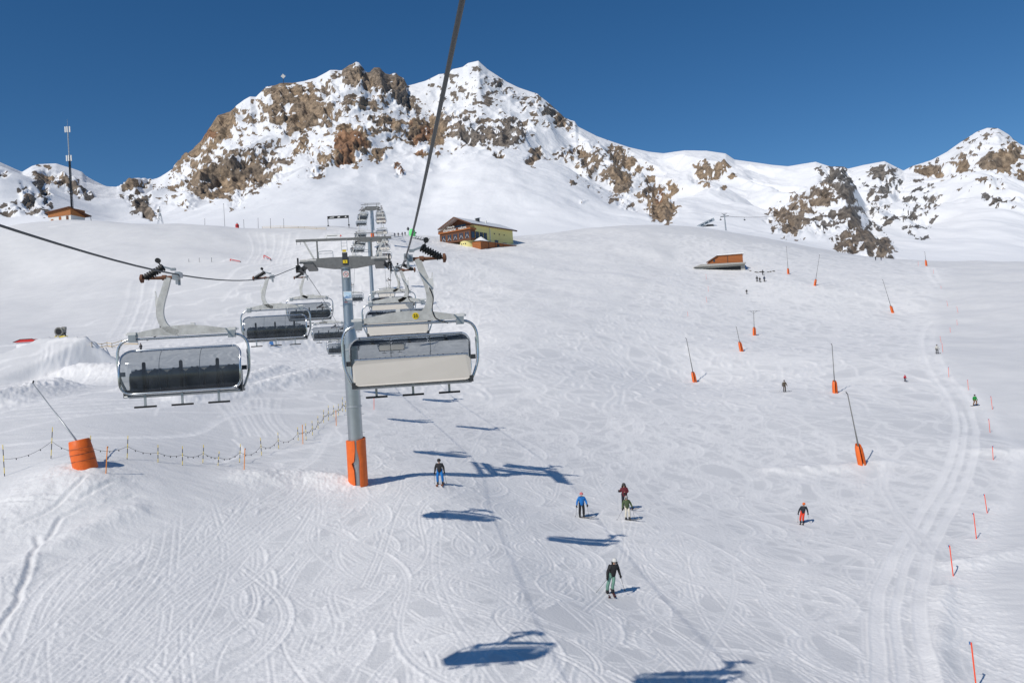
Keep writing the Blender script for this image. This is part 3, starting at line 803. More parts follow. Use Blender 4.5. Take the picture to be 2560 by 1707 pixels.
def bubble_material():
    m = bpy.data.materials.new("smoked_bubble"); m.use_nodes = True
    nt = m.node_tree; nt.nodes.clear()
    o = nt.nodes.new("ShaderNodeOutputMaterial")
    tr = nt.nodes.new("ShaderNodeBsdfTransparent"); tr.inputs[0].default_value = (0.50, 0.53, 0.55, 1)
    gl = nt.nodes.new("ShaderNodeBsdfGlossy"); gl.inputs["Roughness"].default_value = 0.06; gl.inputs[0].default_value = (0.8, 0.85, 0.9, 1)
    df = nt.nodes.new("ShaderNodeBsdfDiffuse"); df.inputs[0].default_value = (0.22, 0.24, 0.26, 1)
    fr = nt.nodes.new("ShaderNodeFresnel"); fr.inputs[0].default_value = 1.45
    n = nt.nodes.new("ShaderNodeTexNoise"); n.inputs["Scale"].default_value = 1.7; n.inputs["Detail"].default_value = 6
    tc = nt.nodes.new("ShaderNodeTexCoord"); nt.links.new(tc.outputs["Object"], n.inputs["Vector"])
    rp = nt.nodes.new("ShaderNodeMapRange"); rp.inputs[1].default_value = 0.3; rp.inputs[2].default_value = 0.8
    rp.inputs[3].default_value = 0.06; rp.inputs[4].default_value = 0.30                      # frost and scuffs
    nt.links.new(n.outputs["Fac"], rp.inputs[0])
    m1 = nt.nodes.new("ShaderNodeMixShader"); m2 = nt.nodes.new("ShaderNodeMixShader")
    nt.links.new(rp.outputs[0], m1.inputs[0]); nt.links.new(tr.outputs[0], m1.inputs[1]); nt.links.new(df.outputs[0], m1.inputs[2])
    nt.links.new(fr.outputs[0], m2.inputs[0]); nt.links.new(m1.outputs[0], m2.inputs[1]); nt.links.new(gl.outputs[0], m2.inputs[2])
    nt.links.new(m2.outputs[0], o.inputs[0])
    MATS["bubble"] = m
bubble_material()

SLOPE_X = -0.157
YAW = math.atan(-SLOPE_X)
def rope_x(side, d):
    return (0.63 if side > 0 else -5.6) + SLOPE_X * d
_rd = [-30, 0, 20.6, 40, 50, 55, 60, 80, 100, 120, 140, 160, 175, 180, 185, 225, 260, 265, 270, 325, 330, 335, 400]
_rz = [3.2, 2.35, 2.72, 4.7, 6.3, 7.05, 6.95, 6.0, 4.9, 5.9, 10.4, 18, 26.0, 28, 29.0, 38.5, 50.2, 51.5, 52.4, 64.2, 65, 65.1, 57]
def _pchip(xs, ys, x):
    xs = np.array(xs, float); ys = np.array(ys, float); h = np.diff(xs); dl = np.diff(ys) / h
    m_ = np.zeros(len(xs)); m_[1:-1] = (dl[:-1] * h[1:] + dl[1:] * h[:-1]) / (h[1:] + h[:-1]); m_[0], m_[-1] = dl[0], dl[-1]
    i = int(np.clip(np.searchsorted(xs, x) - 1, 0, len(h) - 1)); u = (x - xs[i]) / h[i]
    return float((2*u**3-3*u**2+1)*ys[i] + (u**3-2*u**2+u)*h[i]*m_[i] + (-2*u**3+3*u**2)*ys[i+1] + (u**3-u**2)*h[i]*m_[i+1])
def rope_z(d):
    return _pchip(_rd, _rz, d)
def rope_pt(side, d):
    return Vector((rope_x(side, d), d, rope_z(d)))
for side, nm in ((1, "right-hand haul rope running up overhead past the pylons"), (-1, "left-hand haul rope running down from the pylons to the left edge")):
    ds = list(np.concatenate([np.linspace(-25, 60, 60), np.linspace(62, 400, 110)]))
    o = MB().tube([rope_pt(side, d) for d in ds], 0.021, 10).build("haul_rope", "rope_steel", smooth='all')
    tag(o, nm, "lift rope", "haul ropes of the chairlift")

def rrect(hw, z0, z1, r, n=8):
    """rounded rectangle outline in (x, z), counter-clockwise"""
    pts = []
    for cx_, cz_, a0 in ((hw - r, z1 - r, 0), (-hw + r, z1 - r, 90), (-hw + r, z0 + r, 180), (hw - r, z0 + r, 270)):
        for k in range(n + 1):
            a = R(a0 + 90 * k / n); pts.append((cx_ + r * math.cos(a), cz_ + r * math.sin(a)))
    return pts
def bez(p, n=10):
    """smooth curve through points"""
    p = [Vector(q) for q in p]; out = []
    for i in range(len(p) - 1):
        a, b, c, d = p[max(i - 1, 0)], p[i], p[i + 1], p[min(i + 2, len(p) - 1)]
        for k in range(n):
            t = k / n
            out.append(0.5 * ((2 * b) + (c - a) * t + (2 * a - 5 * b + 4 * c - d) * t * t + (3 * b - a - 3 * c + d) * t ** 3))
    out.append(p[-1]); return out

def make_chair(post_top):
    """six-seat bubble chair; origin at the rope, +Y is the way it faces"""
    t = empty("lift_chair")
    # grip on the rope with its spring pack
    g = MB().box((0.02, 0, 0.0), (0.13, 0.34, 0.14)).box((0.10, 0, -0.04), (0.16, 0.20, 0.18)).box((0.05, 0.13, -0.16), (0.06, 0.07, 0.22)).box((0.05, -0.13, -0.16), (0.06, 0.07, 0.22))
    g.box((0.16, 0, 0.16), (0.13, 0.1, 0.07)).bar((0.2, 0, 0.17), (0.42, 0, 0.24), 0.05)
    grip = g.build("grip", "galvanised", t)
    prof = [(0.05, 0.0)]
    for k in range(8): prof += [(0.105, 0.02 + k * 0.07), (0.105, 0.055 + k * 0.07), (0.07, 0.06 + k * 0.07), (0.07, 0.085 + k * 0.07)]
    sp = MB().lathe(prof + [(0.05, 0.6)], 14)
    q = (Vector((0.92, 0, -0.04)) - Vector((0.42, 0, 0.24))).to_track_quat('Z', 'Y').to_matrix()
    sp.v = [tuple(q @ Vector(v) + Vector((0.40, 0, 0.24))) for v in sp.v]
    sp.build("spring", "rubber", grip, smooth=True)
    MB().lathe([(0.05, 0.10), (0.05, 0.34), (0.075, 0.35), (0.075, 0.46), (0.05, 0.47), (0.03, 0.9), (0.03, 0.96)], 12, 'X', (0, 0, -0.06)).build("axle", "rust", grip, smooth=True)
    MB().lathe([(0.12, 0.96), (0.12, 1.02), (0.05, 1.05)], 14, 'X', (0, 0, -0.06)).build("end_disc", "rust", grip, smooth=True)
    MB().lathe([(0.07, -0.05), (0.07, 0.05)], 12, 'Y', (0.55, 0, 0.42)).bar((0.47, 0, 0.24), (0.55, 0, 0.40), 0.03).build("roller", "rubber", grip, smooth=True)
    # curved hanger arm
    path = bez([(0.30, 0, -0.06), (0.40, 0, -0.38), (0.52, 0, -0.75), (0.565, 0, -1.05), (0.50, 0, -1.32), (0.34, 0, -1.50), (0.10, 0, -1.60)], 6)
    h = MB(); n = len(path)
    for i, p in enumerate(path):
        tn = (path[min(i + 1, n - 1)] - path[max(i - 1, 0)]).normalized(); nr = Vector((-tn.z, 0, tn.x))
        w = 0.075 + 0.02 * math.sin(math.pi * i / n)
        for sx, sy in ((-1, -1), (1, -1), (1, 1), (-1, 1)):
            h.v.append(tuple(p + nr * w * sx + Vector((0, 0.06 * sy, 0))))
    for i in range(n - 1):
        for k in range(4):
            a = i * 4 + k; b = i * 4 + (k + 1) % 4; h.f.append((a, b, b + 4, a + 4))
    h.f += [(0, 1, 2, 3), tuple((n - 1) * 4 + k for k in (3, 2, 1, 0))]
    arm = h.build("hanger_arm", "pale_steel", t, smooth=True)
    MB().box((0.60, -0.02, -0.72), (0.14, 0.10, 0.27)).bar((0.64, 0, -0.58), (0.66, 0, -0.42), 0.03).build("switch_box", "white_paint", arm)
    MB().tube(bez([(0.56, -0.07, -0.82), (0.64, -0.07, -1.1), (0.60, -0.07, -1.38), (0.68, -0.08, -1.62), (0.98, -0.1, -1.76)], 5), 0.014, 6).build("cable", "rubber", arm, smooth='all')
    # carrying beam with brackets
    poly = [(-1.32, -1.66)] + [(1.32, -1.66)] + [(x, -1.56 + 0.17 * math.cos(x / 1.32 * math.pi / 2) ** 1.2) for x in np.linspace(1.32, -1.32, 17)]
    bm_ = MB().prism(poly, -0.06, 0.06).build("carrying_beam", "pale_steel", t)
    MB().tube([(-1.25, 0, -1.72), (1.25, 0, -1.72)], 0.036, 10).build("lower_tube", "chrome", bm_, smooth=True)
    MB().box((-0.28, 0, -1.37), (0.11, 0.1, 0.07)).build("beacon", "white_paint", bm_)
    for s in (-1, 1):
        MB().box((s * 1.30, 0, -1.70), (0.19, 0.22, 0.20)).build("bracket", "galvanised", bm_)
        MB().box((s * 1.31, 0, -1.565), (0.22, 0.20, 0.08)).box((s * 1.44, 0, -1.57), (0.06, 0.14, 0.05)).build("bracket_cover", "white_paint", bm_)
        MB().tube(bez([(s * 1.25, 0, -1.72), (s * 1.46, 0, -1.73), (s * 1.63, 0, -1.84), (s * 1.715, 0, -2.05), (s * 1.725, 0, -2.4), (s * 1.70, -0.02, -2.75), (s * 1.60, -0.05, -3.05), (s * 1.50, -0.06, -3.26)], 6), 0.038, 10).build("side_tube", "chrome", t, smooth='all')
        MB().tube([(s * 1.69, 0.02, -2.15), (s * 1.70, 0.03, -2.62)], 0.028, 8).box((s * 1.70, 0.03, -2.66), (0.05, 0.06, 0.08)).build("gas_strut", "galvanised", t, smooth=True)
        MB().box((s * 1.49, 0.04, -3.22), (0.10, 0.5, 0.16)).build("side_bracket", "dark_grey", t)
        MB().box((s * 1.60, 0.1, -2.66), (0.12, 0.16, 0.12)).build("pivot", "dark_grey", t)
    # back panel: rounded, slightly hollow shell
    out = rrect(1.50, -3.24, -2.60, 0.17)
    bp = MB()
    for yy in (-0.20, -0.13):
        bp.v += [(x, yy - (0.05 if yy < -0.15 else 0.0) * (1 - (x / 1.5) ** 6), z) for x, z in out]
    m_ = len(out)
    bp.f += [tuple(range(m_)), tuple(range(2 * m_ - 1, m_ - 1, -1))] + [(i, (i + 1) % m_, (i + 1) % m_ + m_, i + m_) for i in range(m_)]
    bk = bp.build("back_panel", "cream_panel", t)
    MB().tube([(-1.44, -0.17, -2.585), (1.44, -0.17, -2.585)], 0.035, 10).build("back_rail", "chrome", bk, smooth=True)
    # seats and backrests
    for k in range(6):
        x = -1.225 + k * 0.49
        MB().prism([(-0.10, -3.24), (0.42, -3.20), (0.46, -3.14), (0.40, -3.09), (-0.10, -3.12)], x - 0.235, x + 0.235, 'YZ').build("seat", "navy_pad", t)
        b = MB().prism([(-0.235, -3.10), (0.235, -3.10), (0.235, -2.66), (0.16, -2.60), (0.09, -2.57), (0.09, -2.54), (0.05, -2.54), (0.05, -2.565), (-0.05, -2.565), (-0.05, -2.54), (-0.09, -2.54), (-0.09, -2.57), (-0.16, -2.60), (-0.235, -2.66)], -0.125, -0.05)
        b.v = [(p[0] + x, p[1], p[2]) for p in b.v]
        b.build("backrest", "navy_pad", t)
    sf = MB().tube([(-1.5, -0.08, -3.30), (1.5, -0.08, -3.30)], 0.03, 8).tube([(-1.5, 0.34, -3.27), (1.5, 0.34, -3.27)], 0.03, 8)
    for x in (-1.45, -0.75, 0, 0.75, 1.45): sf.box((x, 0.13, -3.275), (0.05, 0.46, 0.04))
    sf.build("seat_frame", "galvanised", t, smooth=True)
    # restraint bar with posts and footrests
    for x in (-0.95, 0.0, 0.95):
        rb = MB().box((x, 0.40, (post_top - 3.17) / 2), (0.085, 0.05, post_top + 3.17)).lathe([(0.0425, -0.025), (0.0425, 0.025)], 12, 'Y', (x, 0.40, post_top)).build("restraint_post", "rubber", t)
        MB().box((x, 0.43, -3.36), (0.06, 0.04, 0.36)).build("footrest_stem", "galvanised", rb)
        MB().box((x, 0.43, -3.56), (0.56, 0.08, 0.05)).build("footrest", "rubber", rb)
    # smoked bubble, closed: bulging shell with a tube round its edge
    def shell(u, w):
        """u across, w from 0 (top, at the back) to 1 (front, at the bottom)"""
        i = w * (len(SHP) - 1); p = SHP[min(int(i), len(SHP) - 2)].lerp(SHP[min(int(i), len(SHP) - 2) + 1], i - min(int(i), len(SHP) - 2))
        return Vector((u, p.y - 0.10 * abs(u / 1.56) ** 5, p.z))
    SHP = bez([(0, 0.0, -2.03), (0, 0.16, -2.05), (0, 0.36, -2.15), (0, 0.54, -2.38), (0, 0.61, -2.70), (0, 0.58, -3.00), (0, 0.50, -3.20)], 6)
    NU, NW = 40, 24
    sh = MB(); r_ = 0.27
    for j in range(NW + 1):
        w = j / NW
        zz = shell(0, w).z
        e = min(-2.03 - zz, zz + 3.20)
        hw = 1.56 - (r_ - math.sqrt(max(0, r_ * r_ - (r_ - e) ** 2)) if e < r_ else 0)
        for i in range(NU + 1): sh.v.append(tuple(shell((2 * i / NU - 1) * hw, w)))
    for j in range(NW):
        for i in range(NU):
            a = j * (NU + 1) + i; sh.f.append((a, a + 1, a + NU + 2, a + NU + 1))
    bub = sh.build("bubble", "bubble", t, smooth='all')
    row = lambda j: [sh.v[j * (NU + 1) + i] for i in range(NU + 1)]
    loop = row(0) + [sh.v[j * (NU + 1) + NU] for j in range(1, NW)] + row(NW)[::-1] + [sh.v[j * (NU + 1)] for j in range(NW - 1, 0, -1)]
    MB().tube(loop + [loop[0]], 0.032, 8, False).build("bubble_frame", "chrome", bub, smooth='all')
    for x in (-0.52, 0.52):
        MB().tube([shell(x, w) * 1.0 + Vector((0, -0.012, 0)) for w in np.linspace(0.02, 0.98, 14)], 0.008, 5).build("bubble_seam", "galvanised", bub, smooth='all')
    return t
CHAIRS = {}
ORD = ["nearest", "second", "third", "fourth", "fifth", "sixth", "seventh", "eighth", "ninth", "tenth", "eleventh", "twelfth", "thirteenth", "fourteenth", "fifteenth", "sixteenth", "seventeenth"]
for side, d0, step, nch in ((1, 20.6, 19.4, 16), (-1, 22.1, 19.0, 16)):
    chair0 = make_chair(-2.66 if side > 0 else -2.40); _first = True
    for k in range(nch):
        d = d0 + step * k
        if abs(d - 330) < 4: d += 5
        c = chair0 if _first else copy_tree(chair0)
        _first = False
        c.location = rope_pt(side, d) + Vector((0, 0, 0.0))
        c.rotation_euler = (0, 0, YAW + (0 if side > 0 else math.pi))
        look = "cream-backed bubble chair seen from behind" if side > 0 else "bubble chair facing the camera with dark seats"
        lab = f"{ORD[k]} {look}, counted up the {'right' if side > 0 else 'left'}-hand rope"
        tag(c, lab, "chairlift chair", "bubble chairs on the lift")
        CHAIRS[(side, k)] = c
# number sticker on the nearest chair going up
st = MB().lathe([(0.0, 0), (0.085, 0), (0.085, 0.006), (0.0, 0.006)], 20, 'Y', (0.16, -0.068, -1.53)).build("number_sticker", "yellow_paint", CHAIRS[(1, 0)])
tx = text_mesh("sticker_number", "23", 0.11, "black_paint", st); tx.location = (0.16, -0.074, -1.53)
stl = MB().box((-0.16, -0.068, -1.53), (0.07, 0.008, 0.07)).build("blue_sticker", "blue_paint", CHAIRS[(-1, 0)])

def pylon(d, base_z, label, detail=True, pole_r=(0.50, 0.345), pads=True):
    c = Vector(((rope_x(1, d) + rope_x(-1, d)) / 2, d, base_z)); H = rope_z(d) - base_z
    t = empty("lift_pylon", c, YAW); tag(t, label, "lift pylon", "pylons of the chairlift")
    g = abs(rope_x(1, d) - rope_x(-1, d)) / 2 * math.cos(YAW)
    hb = 10.0 if H > 13 else H * 0.45
    pole = MB().lathe([(pole_r[0], -1.0), (pole_r[0], hb - 0.9), (pole_r[0] * 0.98, hb), (pole_r[1] * 1.18, hb + 0.5), (pole_r[1], hb + 1.1), (pole_r[1] * 0.92, H - 0.35), (pole_r[1] * 1.25, H - 0.34), (pole_r[1] * 1.25, H - 0.27)], 28).build("pole", "pole_steel", t, smooth=True)
    if detail:
        for zz in (5.2, hb - 0.9):
            MB().lathe([(pole_r[0] + 0.01, zz - 0.06), (pole_r[0] + 0.05, zz - 0.05), (pole_r[0] + 0.05, zz + 0.05), (pole_r[0] + 0.01, zz + 0.06)], 28).build("flange", "galvanised", pole, smooth=True)
        for k in range(9):
            zz = 3.4 + k * 1.25
            for s in (-1, 1):
                rr2 = pole_r[0] if zz < hb else pole_r[1]
                MB().bar((s * (rr2 - 0.02), -0.12, zz), (s * (rr2 + 0.16), -0.12, zz), 0.025).build("climbing_rung", "galvanised", pole)
    # crossarm: tapered box girder
    L = g - 0.55
    ca = MB().prism([(-L, H - 0.02), (-0.75, H - 0.30), (0.75, H - 0.30), (L, H - 0.02), (L, H + 0.40), (0.9, H + 0.46), (-0.9, H + 0.46), (-L, H + 0.40)], -0.28, 0.28)
    arm = ca.build("crossarm", "weathered_steel", t)
    if detail:
        MB().box((0, -0.30, H + 0.35), (0.36, 0.08, 0.8)).build("head_plate", "dark_grey", arm)
        npl = MB().box((0, -0.352, H + 0.12), (0.30, 0.02, 0.22)).build("number_plate", "yellow_paint", arm)
        tt = text_mesh("plate_number", "3", 0.20, "black_paint", npl); tt.location = (0, -0.366, H + 0.12)
        MB().box((-0.02, -0.32, H + 0.86), (0.26, 0.06, 0.14)).build("lamp_box", "yellow_paint", arm)
        for x0 in (-1.75, 0.75):
            MB().tube(bez([(x0, -0.2, H + 0.42), (x0, -0.2, H + 0.82), (x0 + 0.12, -0.2, H + 0.90), (x0 + 0.85, -0.2, H + 0.90), (x0 + 0.95, -0.2, H + 0.82), (x0 + 0.95, -0.2, H + 0.42)], 4), 0.022, 6).tube([(x0 + 0.02, -0.2, H + 0.75), (x0 + 0.93, -0.2, H + 0.75)], 0.016, 6).build("handrail", "galvanised", arm, smooth='all')
    # sheave trains under each rope and catwalks beside them
    for s in (-1, 1):
        x = s * g
        dz = (rope_z(d + 2) - rope_z(d - 2)) / 4
        sb = MB().bar((x - s * 0.16, -2.1, H - 0.30 - dz * 2.1), (x - s * 0.16, 2.1, H - 0.30 + dz * 2.1), 0.10, 0.24).bar((x - s * 0.16, 0, H - 0.3), (s * (L - 0.1), 0, H + 0.15), 0.3).build("sheave_beam", "dark_grey", t)
        for k in range(8):
            yy = -1.9 + k * 0.54
            rz_ = rope_z(d + yy) - base_z
            MB().lathe([(0.10, -0.05), (0.24, -0.05), (0.21, 0.0), (0.24, 0.05), (0.10, 0.05)], 16, 'X', (x, yy, rz_ - 0.245)).build("sheave", "rubber", sb, smooth=True)
        cw = MB().box((x - s * 0.75, 0, H - 0.14), (0.62, 4.2, 0.05)).bar((x - s * 1.05, -2.1, H - 0.05), (x - s * 1.05, 2.1, H - 0.05), 0.07).bar((x - s * 0.45, -2.1, H - 0.05), (x - s * 0.45, 2.1, H - 0.05), 0.07)
        cw.bar((x - s * 1.05, -2.08, H - 0.07), (x - s * 0.2, -2.08, H - 0.07), 0.11).build("catwalk", "weathered_steel", t)
        if detail:
            MB().box((x - s * 0.12, -2.2, H - 0.02), (0.10, 0.14, 0.52)).box((x - s * 0.10, -2.12, H - 0.3), (0.28, 0.12, 0.14)).build("rope_catcher", "black_paint", sb)
            MB().tube([(x - s * 0.25, -2.16, H + 0.06), (x - s * 1.3, -2.16, H + 0.06)], 0.07, 8).build("catwalk_tube", "pale_steel", t, smooth=True)
        # frame carrying the lifting beam
        MB().bar((x - s * 1.25, -0.1, H - 0.15), (x - s * 1.25, -0.1, H + 1.62), 0.10).build("frame_post", "weathered_steel", t)
        MB().bar((x - s * 1.0, -0.1, H + 0.40), (x - s * 0.40, -0.1, H + 1.62), 0.12).build("frame_brace", "pale_steel", t)
    lb = MB().bar((-g - 0.15, -0.1, H + 1.70), (g + 0.15, -0.1, H + 1.70), 0.16).build("lifting_beam", "weathered_steel", t)
    if detail:
        for x in (-g - 0.1, -g + 0.15, g - 0.1, g - 0.35): MB().tube([(x, -0.1, H + 1.65), (x, -0.1, H + 1.42)], 0.012, 5).build("hook", "dark_grey", lb)
        ld = MB()
        for x in (-0.19, 0.19): ld.tube([(x, -0.35, H + 0.85), (x, -0.35, H + 1.66)], 0.018, 6)
        for k in range(4): ld.tube([(-0.19, -0.35, H + 0.95 + k * 0.22), (0.19, -0.35, H + 0.95 + k * 0.22)], 0.013, 6)
        ld.build("ladder", "galvanised", t, smooth=True)
        MB().box((g - 0.75, 0.4, H + 0.62), (0.42, 0.4, 0.55)).build("control_cabinet", "white_paint", t)
        MB().box((g - 0.78, 0.17, H + 0.98), (0.24, 0.06, 0.18)).build("cabinet_window", "black_paint", t)
    if pads:
        rr2 = pole_r[0] + 0.10; hh = 2.9 if detail else 1.6
        for s in (-1, 1):
            p = MB(); nA = 14; levels = [(-0.25, 0.30), (0.9, 0.34), (1.35, 0.62 if s < 0 else 0.40), (1.5, 0.30 if s < 0 else 0.42), (hh * 0.8, 0.10), (hh, 0.12)]
            for rad in (rr2 + 0.07, rr2 - 0.04):
                for zz, gap in levels:
                    tilt = 0.12 if s > 0 and zz > hh - 0.1 else 0
                    for k in range(nA + 1):
                        a = R(-90) + s * (gap * 0.9 + (R(175) - gap) * k / nA)
                        p.v.append((rad * math.cos(a), rad * math.sin(a), zz + tilt * k / nA * 2))
            nl = len(levels); W = nA + 1
            for o in (0, nl * W):
                for j in range(nl - 1):
                    for k in range(nA): a = o + j * W + k; p.f.append((a, a + 1, a + W + 1, a + W))
            for j in range(nl - 1):
                for k in (0, nA): a = j * W + k; p.f.append((a, a + W, a + W + nl * W, a + nl * W))
            for j in (0, nl - 1):
                for k in range(nA): a = j * W + k; p.f.append((a, a + 1, a + 1 + nl * W, a + nl * W))
            p.build("impact_pad", "orange_pad", t, smooth=True)
    return t, H
_b1 = place(903, 1213); 
pyl1, H1 = pylon(55.0, gz((rope_x(1, 55) + rope_x(-1, 55)) / 2, 55.0), "big grey lift pylon in front with orange padded foot and prohibition sign")
# signs on the front pylon
pr = 0.345 * 0.95
sg = MB().box((0, -pr - 0.03, H1 - 0.75), (0.42, 0.02, 0.45)).build("prohibition_sign", "white_paint", pyl1)
MB().lathe([(0.148, -0.004), (0.175, -0.004), (0.175, 0.004), (0.148, 0.004), (0.148, -0.004)], 28, 'Y', (0, -pr - 0.047, H1 - 0.75), cap=False).bar((-0.11, -pr - 0.047, H1 - 0.64), (0.11, -pr - 0.047, H1 - 0.86), 0.02, 0.008).build("red_ring", "red_paint", sg)
MB().bar((-0.10, -pr - 0.0435, H1 - 0.80), (0.02, -pr - 0.0435, H1 - 0.68), 0.03, 0.004).bar((-0.02, -pr - 0.0435, H1 - 0.74), (0.11, -pr - 0.0435, H1 - 0.72), 0.03, 0.004).bar((0.0, -pr - 0.0435, H1 - 0.78), (0.06, -pr - 0.0435, H1 - 0.86), 0.025, 0.004).build("pictogram", "black_paint", sg)
mat("poster_sky", (0.35, 0.62, 0.82), 0.5, noise=(2.2, 0.5, (0.78, 0.86, 0.92)))
mat("poster_blue", (0.08, 0.22, 0.45), 0.5, noise=(5.0, 0.5, (0.5, 0.62, 0.75)))
po = MB().box((0.04, -pr - 0.03, H1 - 2.32), (0.56, 0.02, 0.80)).build("poster", "white_paint", pyl1)
MB().box((0.04, -pr - 0.042, H1 - 2.18), (0.50, 0.008, 0.44)).build("poster_picture", "poster_sky", po)
MB().prism([(-0.20, H1 - 2.40), (0.28, H1 - 2.40), (0.29, H1 - 2.26), (0.20, H1 - 2.15), (0.08, H1 - 2.27), (-0.02, H1 - 2.22), (-0.20, H1 - 2.32)], -pr - 0.054, -pr - 0.0475).build("poster_mountains", "poster_blue", po)
MB().box((-0.10, -pr - 0.044, H1 - 2.66), (0.22, 0.008, 0.05)).build("poster_strip", "red_paint", po)
MB().prism([(-0.16, H1 - 2.56), (-0.02, H1 - 2.56), (-0.10, H1 - 2.46)], -pr - 0.05, -pr - 0.0425).build("poster_mark", "black_paint", po)
pylon(180.0, gz((rope_x(1, 180) + rope_x(-1, 180)) / 2, 180.0), "second lift pylon, tall, standing behind the front pylon", False, (0.45, 0.42), False)
pylon(265.0, gz((rope_x(1, 265) + rope_x(-1, 265)) / 2, 265.0), "third lift pylon with an orange foot, up on the headwall", False, (0.40, 0.38), True)
pylon(330.0, gz((rope_x(1, 330) + rope_x(-1, 330)) / 2, 330.0), "farthest lift pylon, behind the third one against the mountain", False, (0.40, 0.38), False)

# ------------------------------------------------------------------ poles, fences, snow lances
def stake(proto, base, top, sink=0.25):
    """copy a unit-long upright thing so that it runs from base to top"""
    c = copy_tree(proto) if proto.get("used") else proto
    proto["used"] = 1
    if c is not proto and "used" in c: del c["used"]
    d = top - base; L = d.length; b = base - d.normalized() * sink
    c.location = b; c.rotation_mode = 'QUATERNION'
    c.rotation_quaternion = d.to_track_quat('Z', 'Y')
    c.scale = (1, 1, (L + sink))
    return c
protoY = MB().lathe([(0.022, 0), (0.022, 1.0)], 8).build("fence_pole", "yellow_paint", None, True)
for z0 in (0.02, 0.36, 0.70):
    MB().lathe([(0.024, z0), (0.024, z0 + 0.17)], 8).build("black_band", "black_paint", protoY, True)
FENCE = [(30,1280,18,1075),(333,1165,343,960),(592,1110,592,1015),(830,1170,836,1015),(1032,1190,1032,1075),(1192,1210,1192,1083),(1325,1195,1330,1075),
 (1424,1210,1432,1118),(1565,1192,1571,1070),(1709,1147,1701,1030),(1820,1102,1815,995),(1949,1047,1943,960),(2000,1047,1996,935),(2042,1015,2038,918),
 (2078,968,2076,888),(2114,932,2113,848),(2146,920,2144,818),(2180,893,2179,820),(2211,885,2210,810),(2238,860,2236,765),(2258,858,2257,790),(2284,852,2283,795)]
fence_tops = []
FL = ["leftmost, at the edge of the picture", "between the left edge and the big orange padded lance", "half hidden behind the big orange padded lance"]
WORD = ["first", "second", "third", "fourth", "fifth", "sixth", "seventh", "eighth", "ninth", "tenth", "eleventh", "twelfth", "thirteenth", "fourteenth", "fifteenth", "sixteenth", "seventeenth", "eighteenth", "nineteenth", "twentieth", "twenty-first", "twenty-second"]
for i, (ub, vb, ut, vt) in enumerate(FENCE):
    u, v = ub / 2.613, 700 + vb / 2.613; b = place(u, v)
    if i == 2: b = place(u, 1155)
    top = px(ut / 2.613, 700 + vt / 2.613, b.y)
    o = stake(protoY, b, top)
    tag(o, "yellow and black fence pole, " + (FL[i] if i < 3 else f"{WORD[i]} from the left along the rope fence"), "fence pole", "yellow and black poles of the rope fence")
    fence_tops.append((b, top))
# the rope strung from pole to pole with its little tags
rp = []
tags_ = MB()
for (b0, t0), (b1, t1) in zip(fence_tops[:-1], fence_tops[1:]):
    a = b0.lerp(t0, 0.55); c = b1.lerp(t1, 0.55)
    for k in range(9):
        q = k / 8; p = a.lerp(c, q); p.z -= 0.42 * 4 * q * (1 - q) * min(1, (c - a).length / 4)
        p.z = max(p.z, gz(p.x, p.y) + 0.10)
        if k < 8: rp.append(p)
        if k in (2, 4, 6): tags_.box(p - Vector((0, 0, 0.05)), (0.05, 0.02, 0.10))
fr = MB().tube(rp, 0.012, 5).build("fence_rope", "dark_grey", None, 'all')
tag(fr, "thin dark rope with small tags strung along the yellow and black poles", "rope fence")
o = tags_.build("tag", "black_paint", fr); o["kind"] = "stuff"
# slim single poles in orange and red
mat("amber_pole", (0.90, 0.30, 0.03), 0.5)
protoA = MB().lathe([(0.03, 0), (0.03, 1.0)], 8).build("marker_pole", "amber_pole", None, True)
MB().box((0.04, 0, 0.97), (0.10, 0.05, 0.05)).build("pole_cap", "dark_grey", protoA)
for i, (ub, vb, ut, vt) in enumerate([(692,1262,701,1085),(1595,1237,1600,1098),(1979,1070,1975,945),(2197,950,2194,850)]):
    b = place(ub / 2.613, 700 + vb / 2.613); top = px(ut / 2.613, 700 + vt / 2.613, b.y)
    tag(stake(protoA, b, top), ["amber pole right of the big orange padded lance", "amber pole standing in front of the rope fence", "slim amber pole among the close-set fence poles", "farthest amber pole, left of the lift pylon"][i], "marker pole", "amber poles by the rope fence")
protoR = MB().lathe([(0.03, 0), (0.03, 1.0)], 8).build("piste_pole", "orange_pole", None, True)
MB().box((-0.06, 0, 0.97), (0.16, 0.04, 0.05)).build("reflector", "blue_paint", protoR)
POLES = [(2441,1722,2428,1605),(2383,1439,2374,1363),(2441,1346,2434,1282),(2468,1282,2461,1235),(2483,1149,2481,1114),(2475,1081,2472,1047),(2481,1023,2477,990),
 (2421,975,2419,949),(2372,942,2371,917),(2357,880,2355,858),(2353,857,2350,840),(2376,831,2375,818),(2393,813,2392,799),(2395,782,2392,766),(2369,765,2367,752),
 (2353,722,2352,714),(2334,684,2333,673),(2296,665,2295,653)]
for i, (ub, vb, ut, vt) in enumerate(POLES):
    b = place(ub, vb); top = px(ut, vt, b.y)
    tag(stake(protoR, b, top), f"orange piste marker pole, {'nearest' if i == 0 else WORD[i]}{'' if i == 0 else ' nearest'} along the right edge of the run", "piste marker", "orange poles along the right edge")
for i, (ub, vb, ut, vt) in enumerate([(1767,756,1765,741),(1771,729,1770,715),(1766,698,1765,686),(1720,791,1719,779),(935,1023,935,993)]):
    b = place(ub, vb); top = px(ut, vt, b.y)
    tag(stake(protoR, b, top), ["orange pole on the left piste edge below the wooden hut, lowest of three", "middle one of three orange poles below the wooden hut", "orange pole nearest below the wooden hut's left end", "lone orange pole left of the run, far below the wooden hut", "orange pole right beside the lift pylon shaft"][i], "piste marker", "orange poles along the left edge")

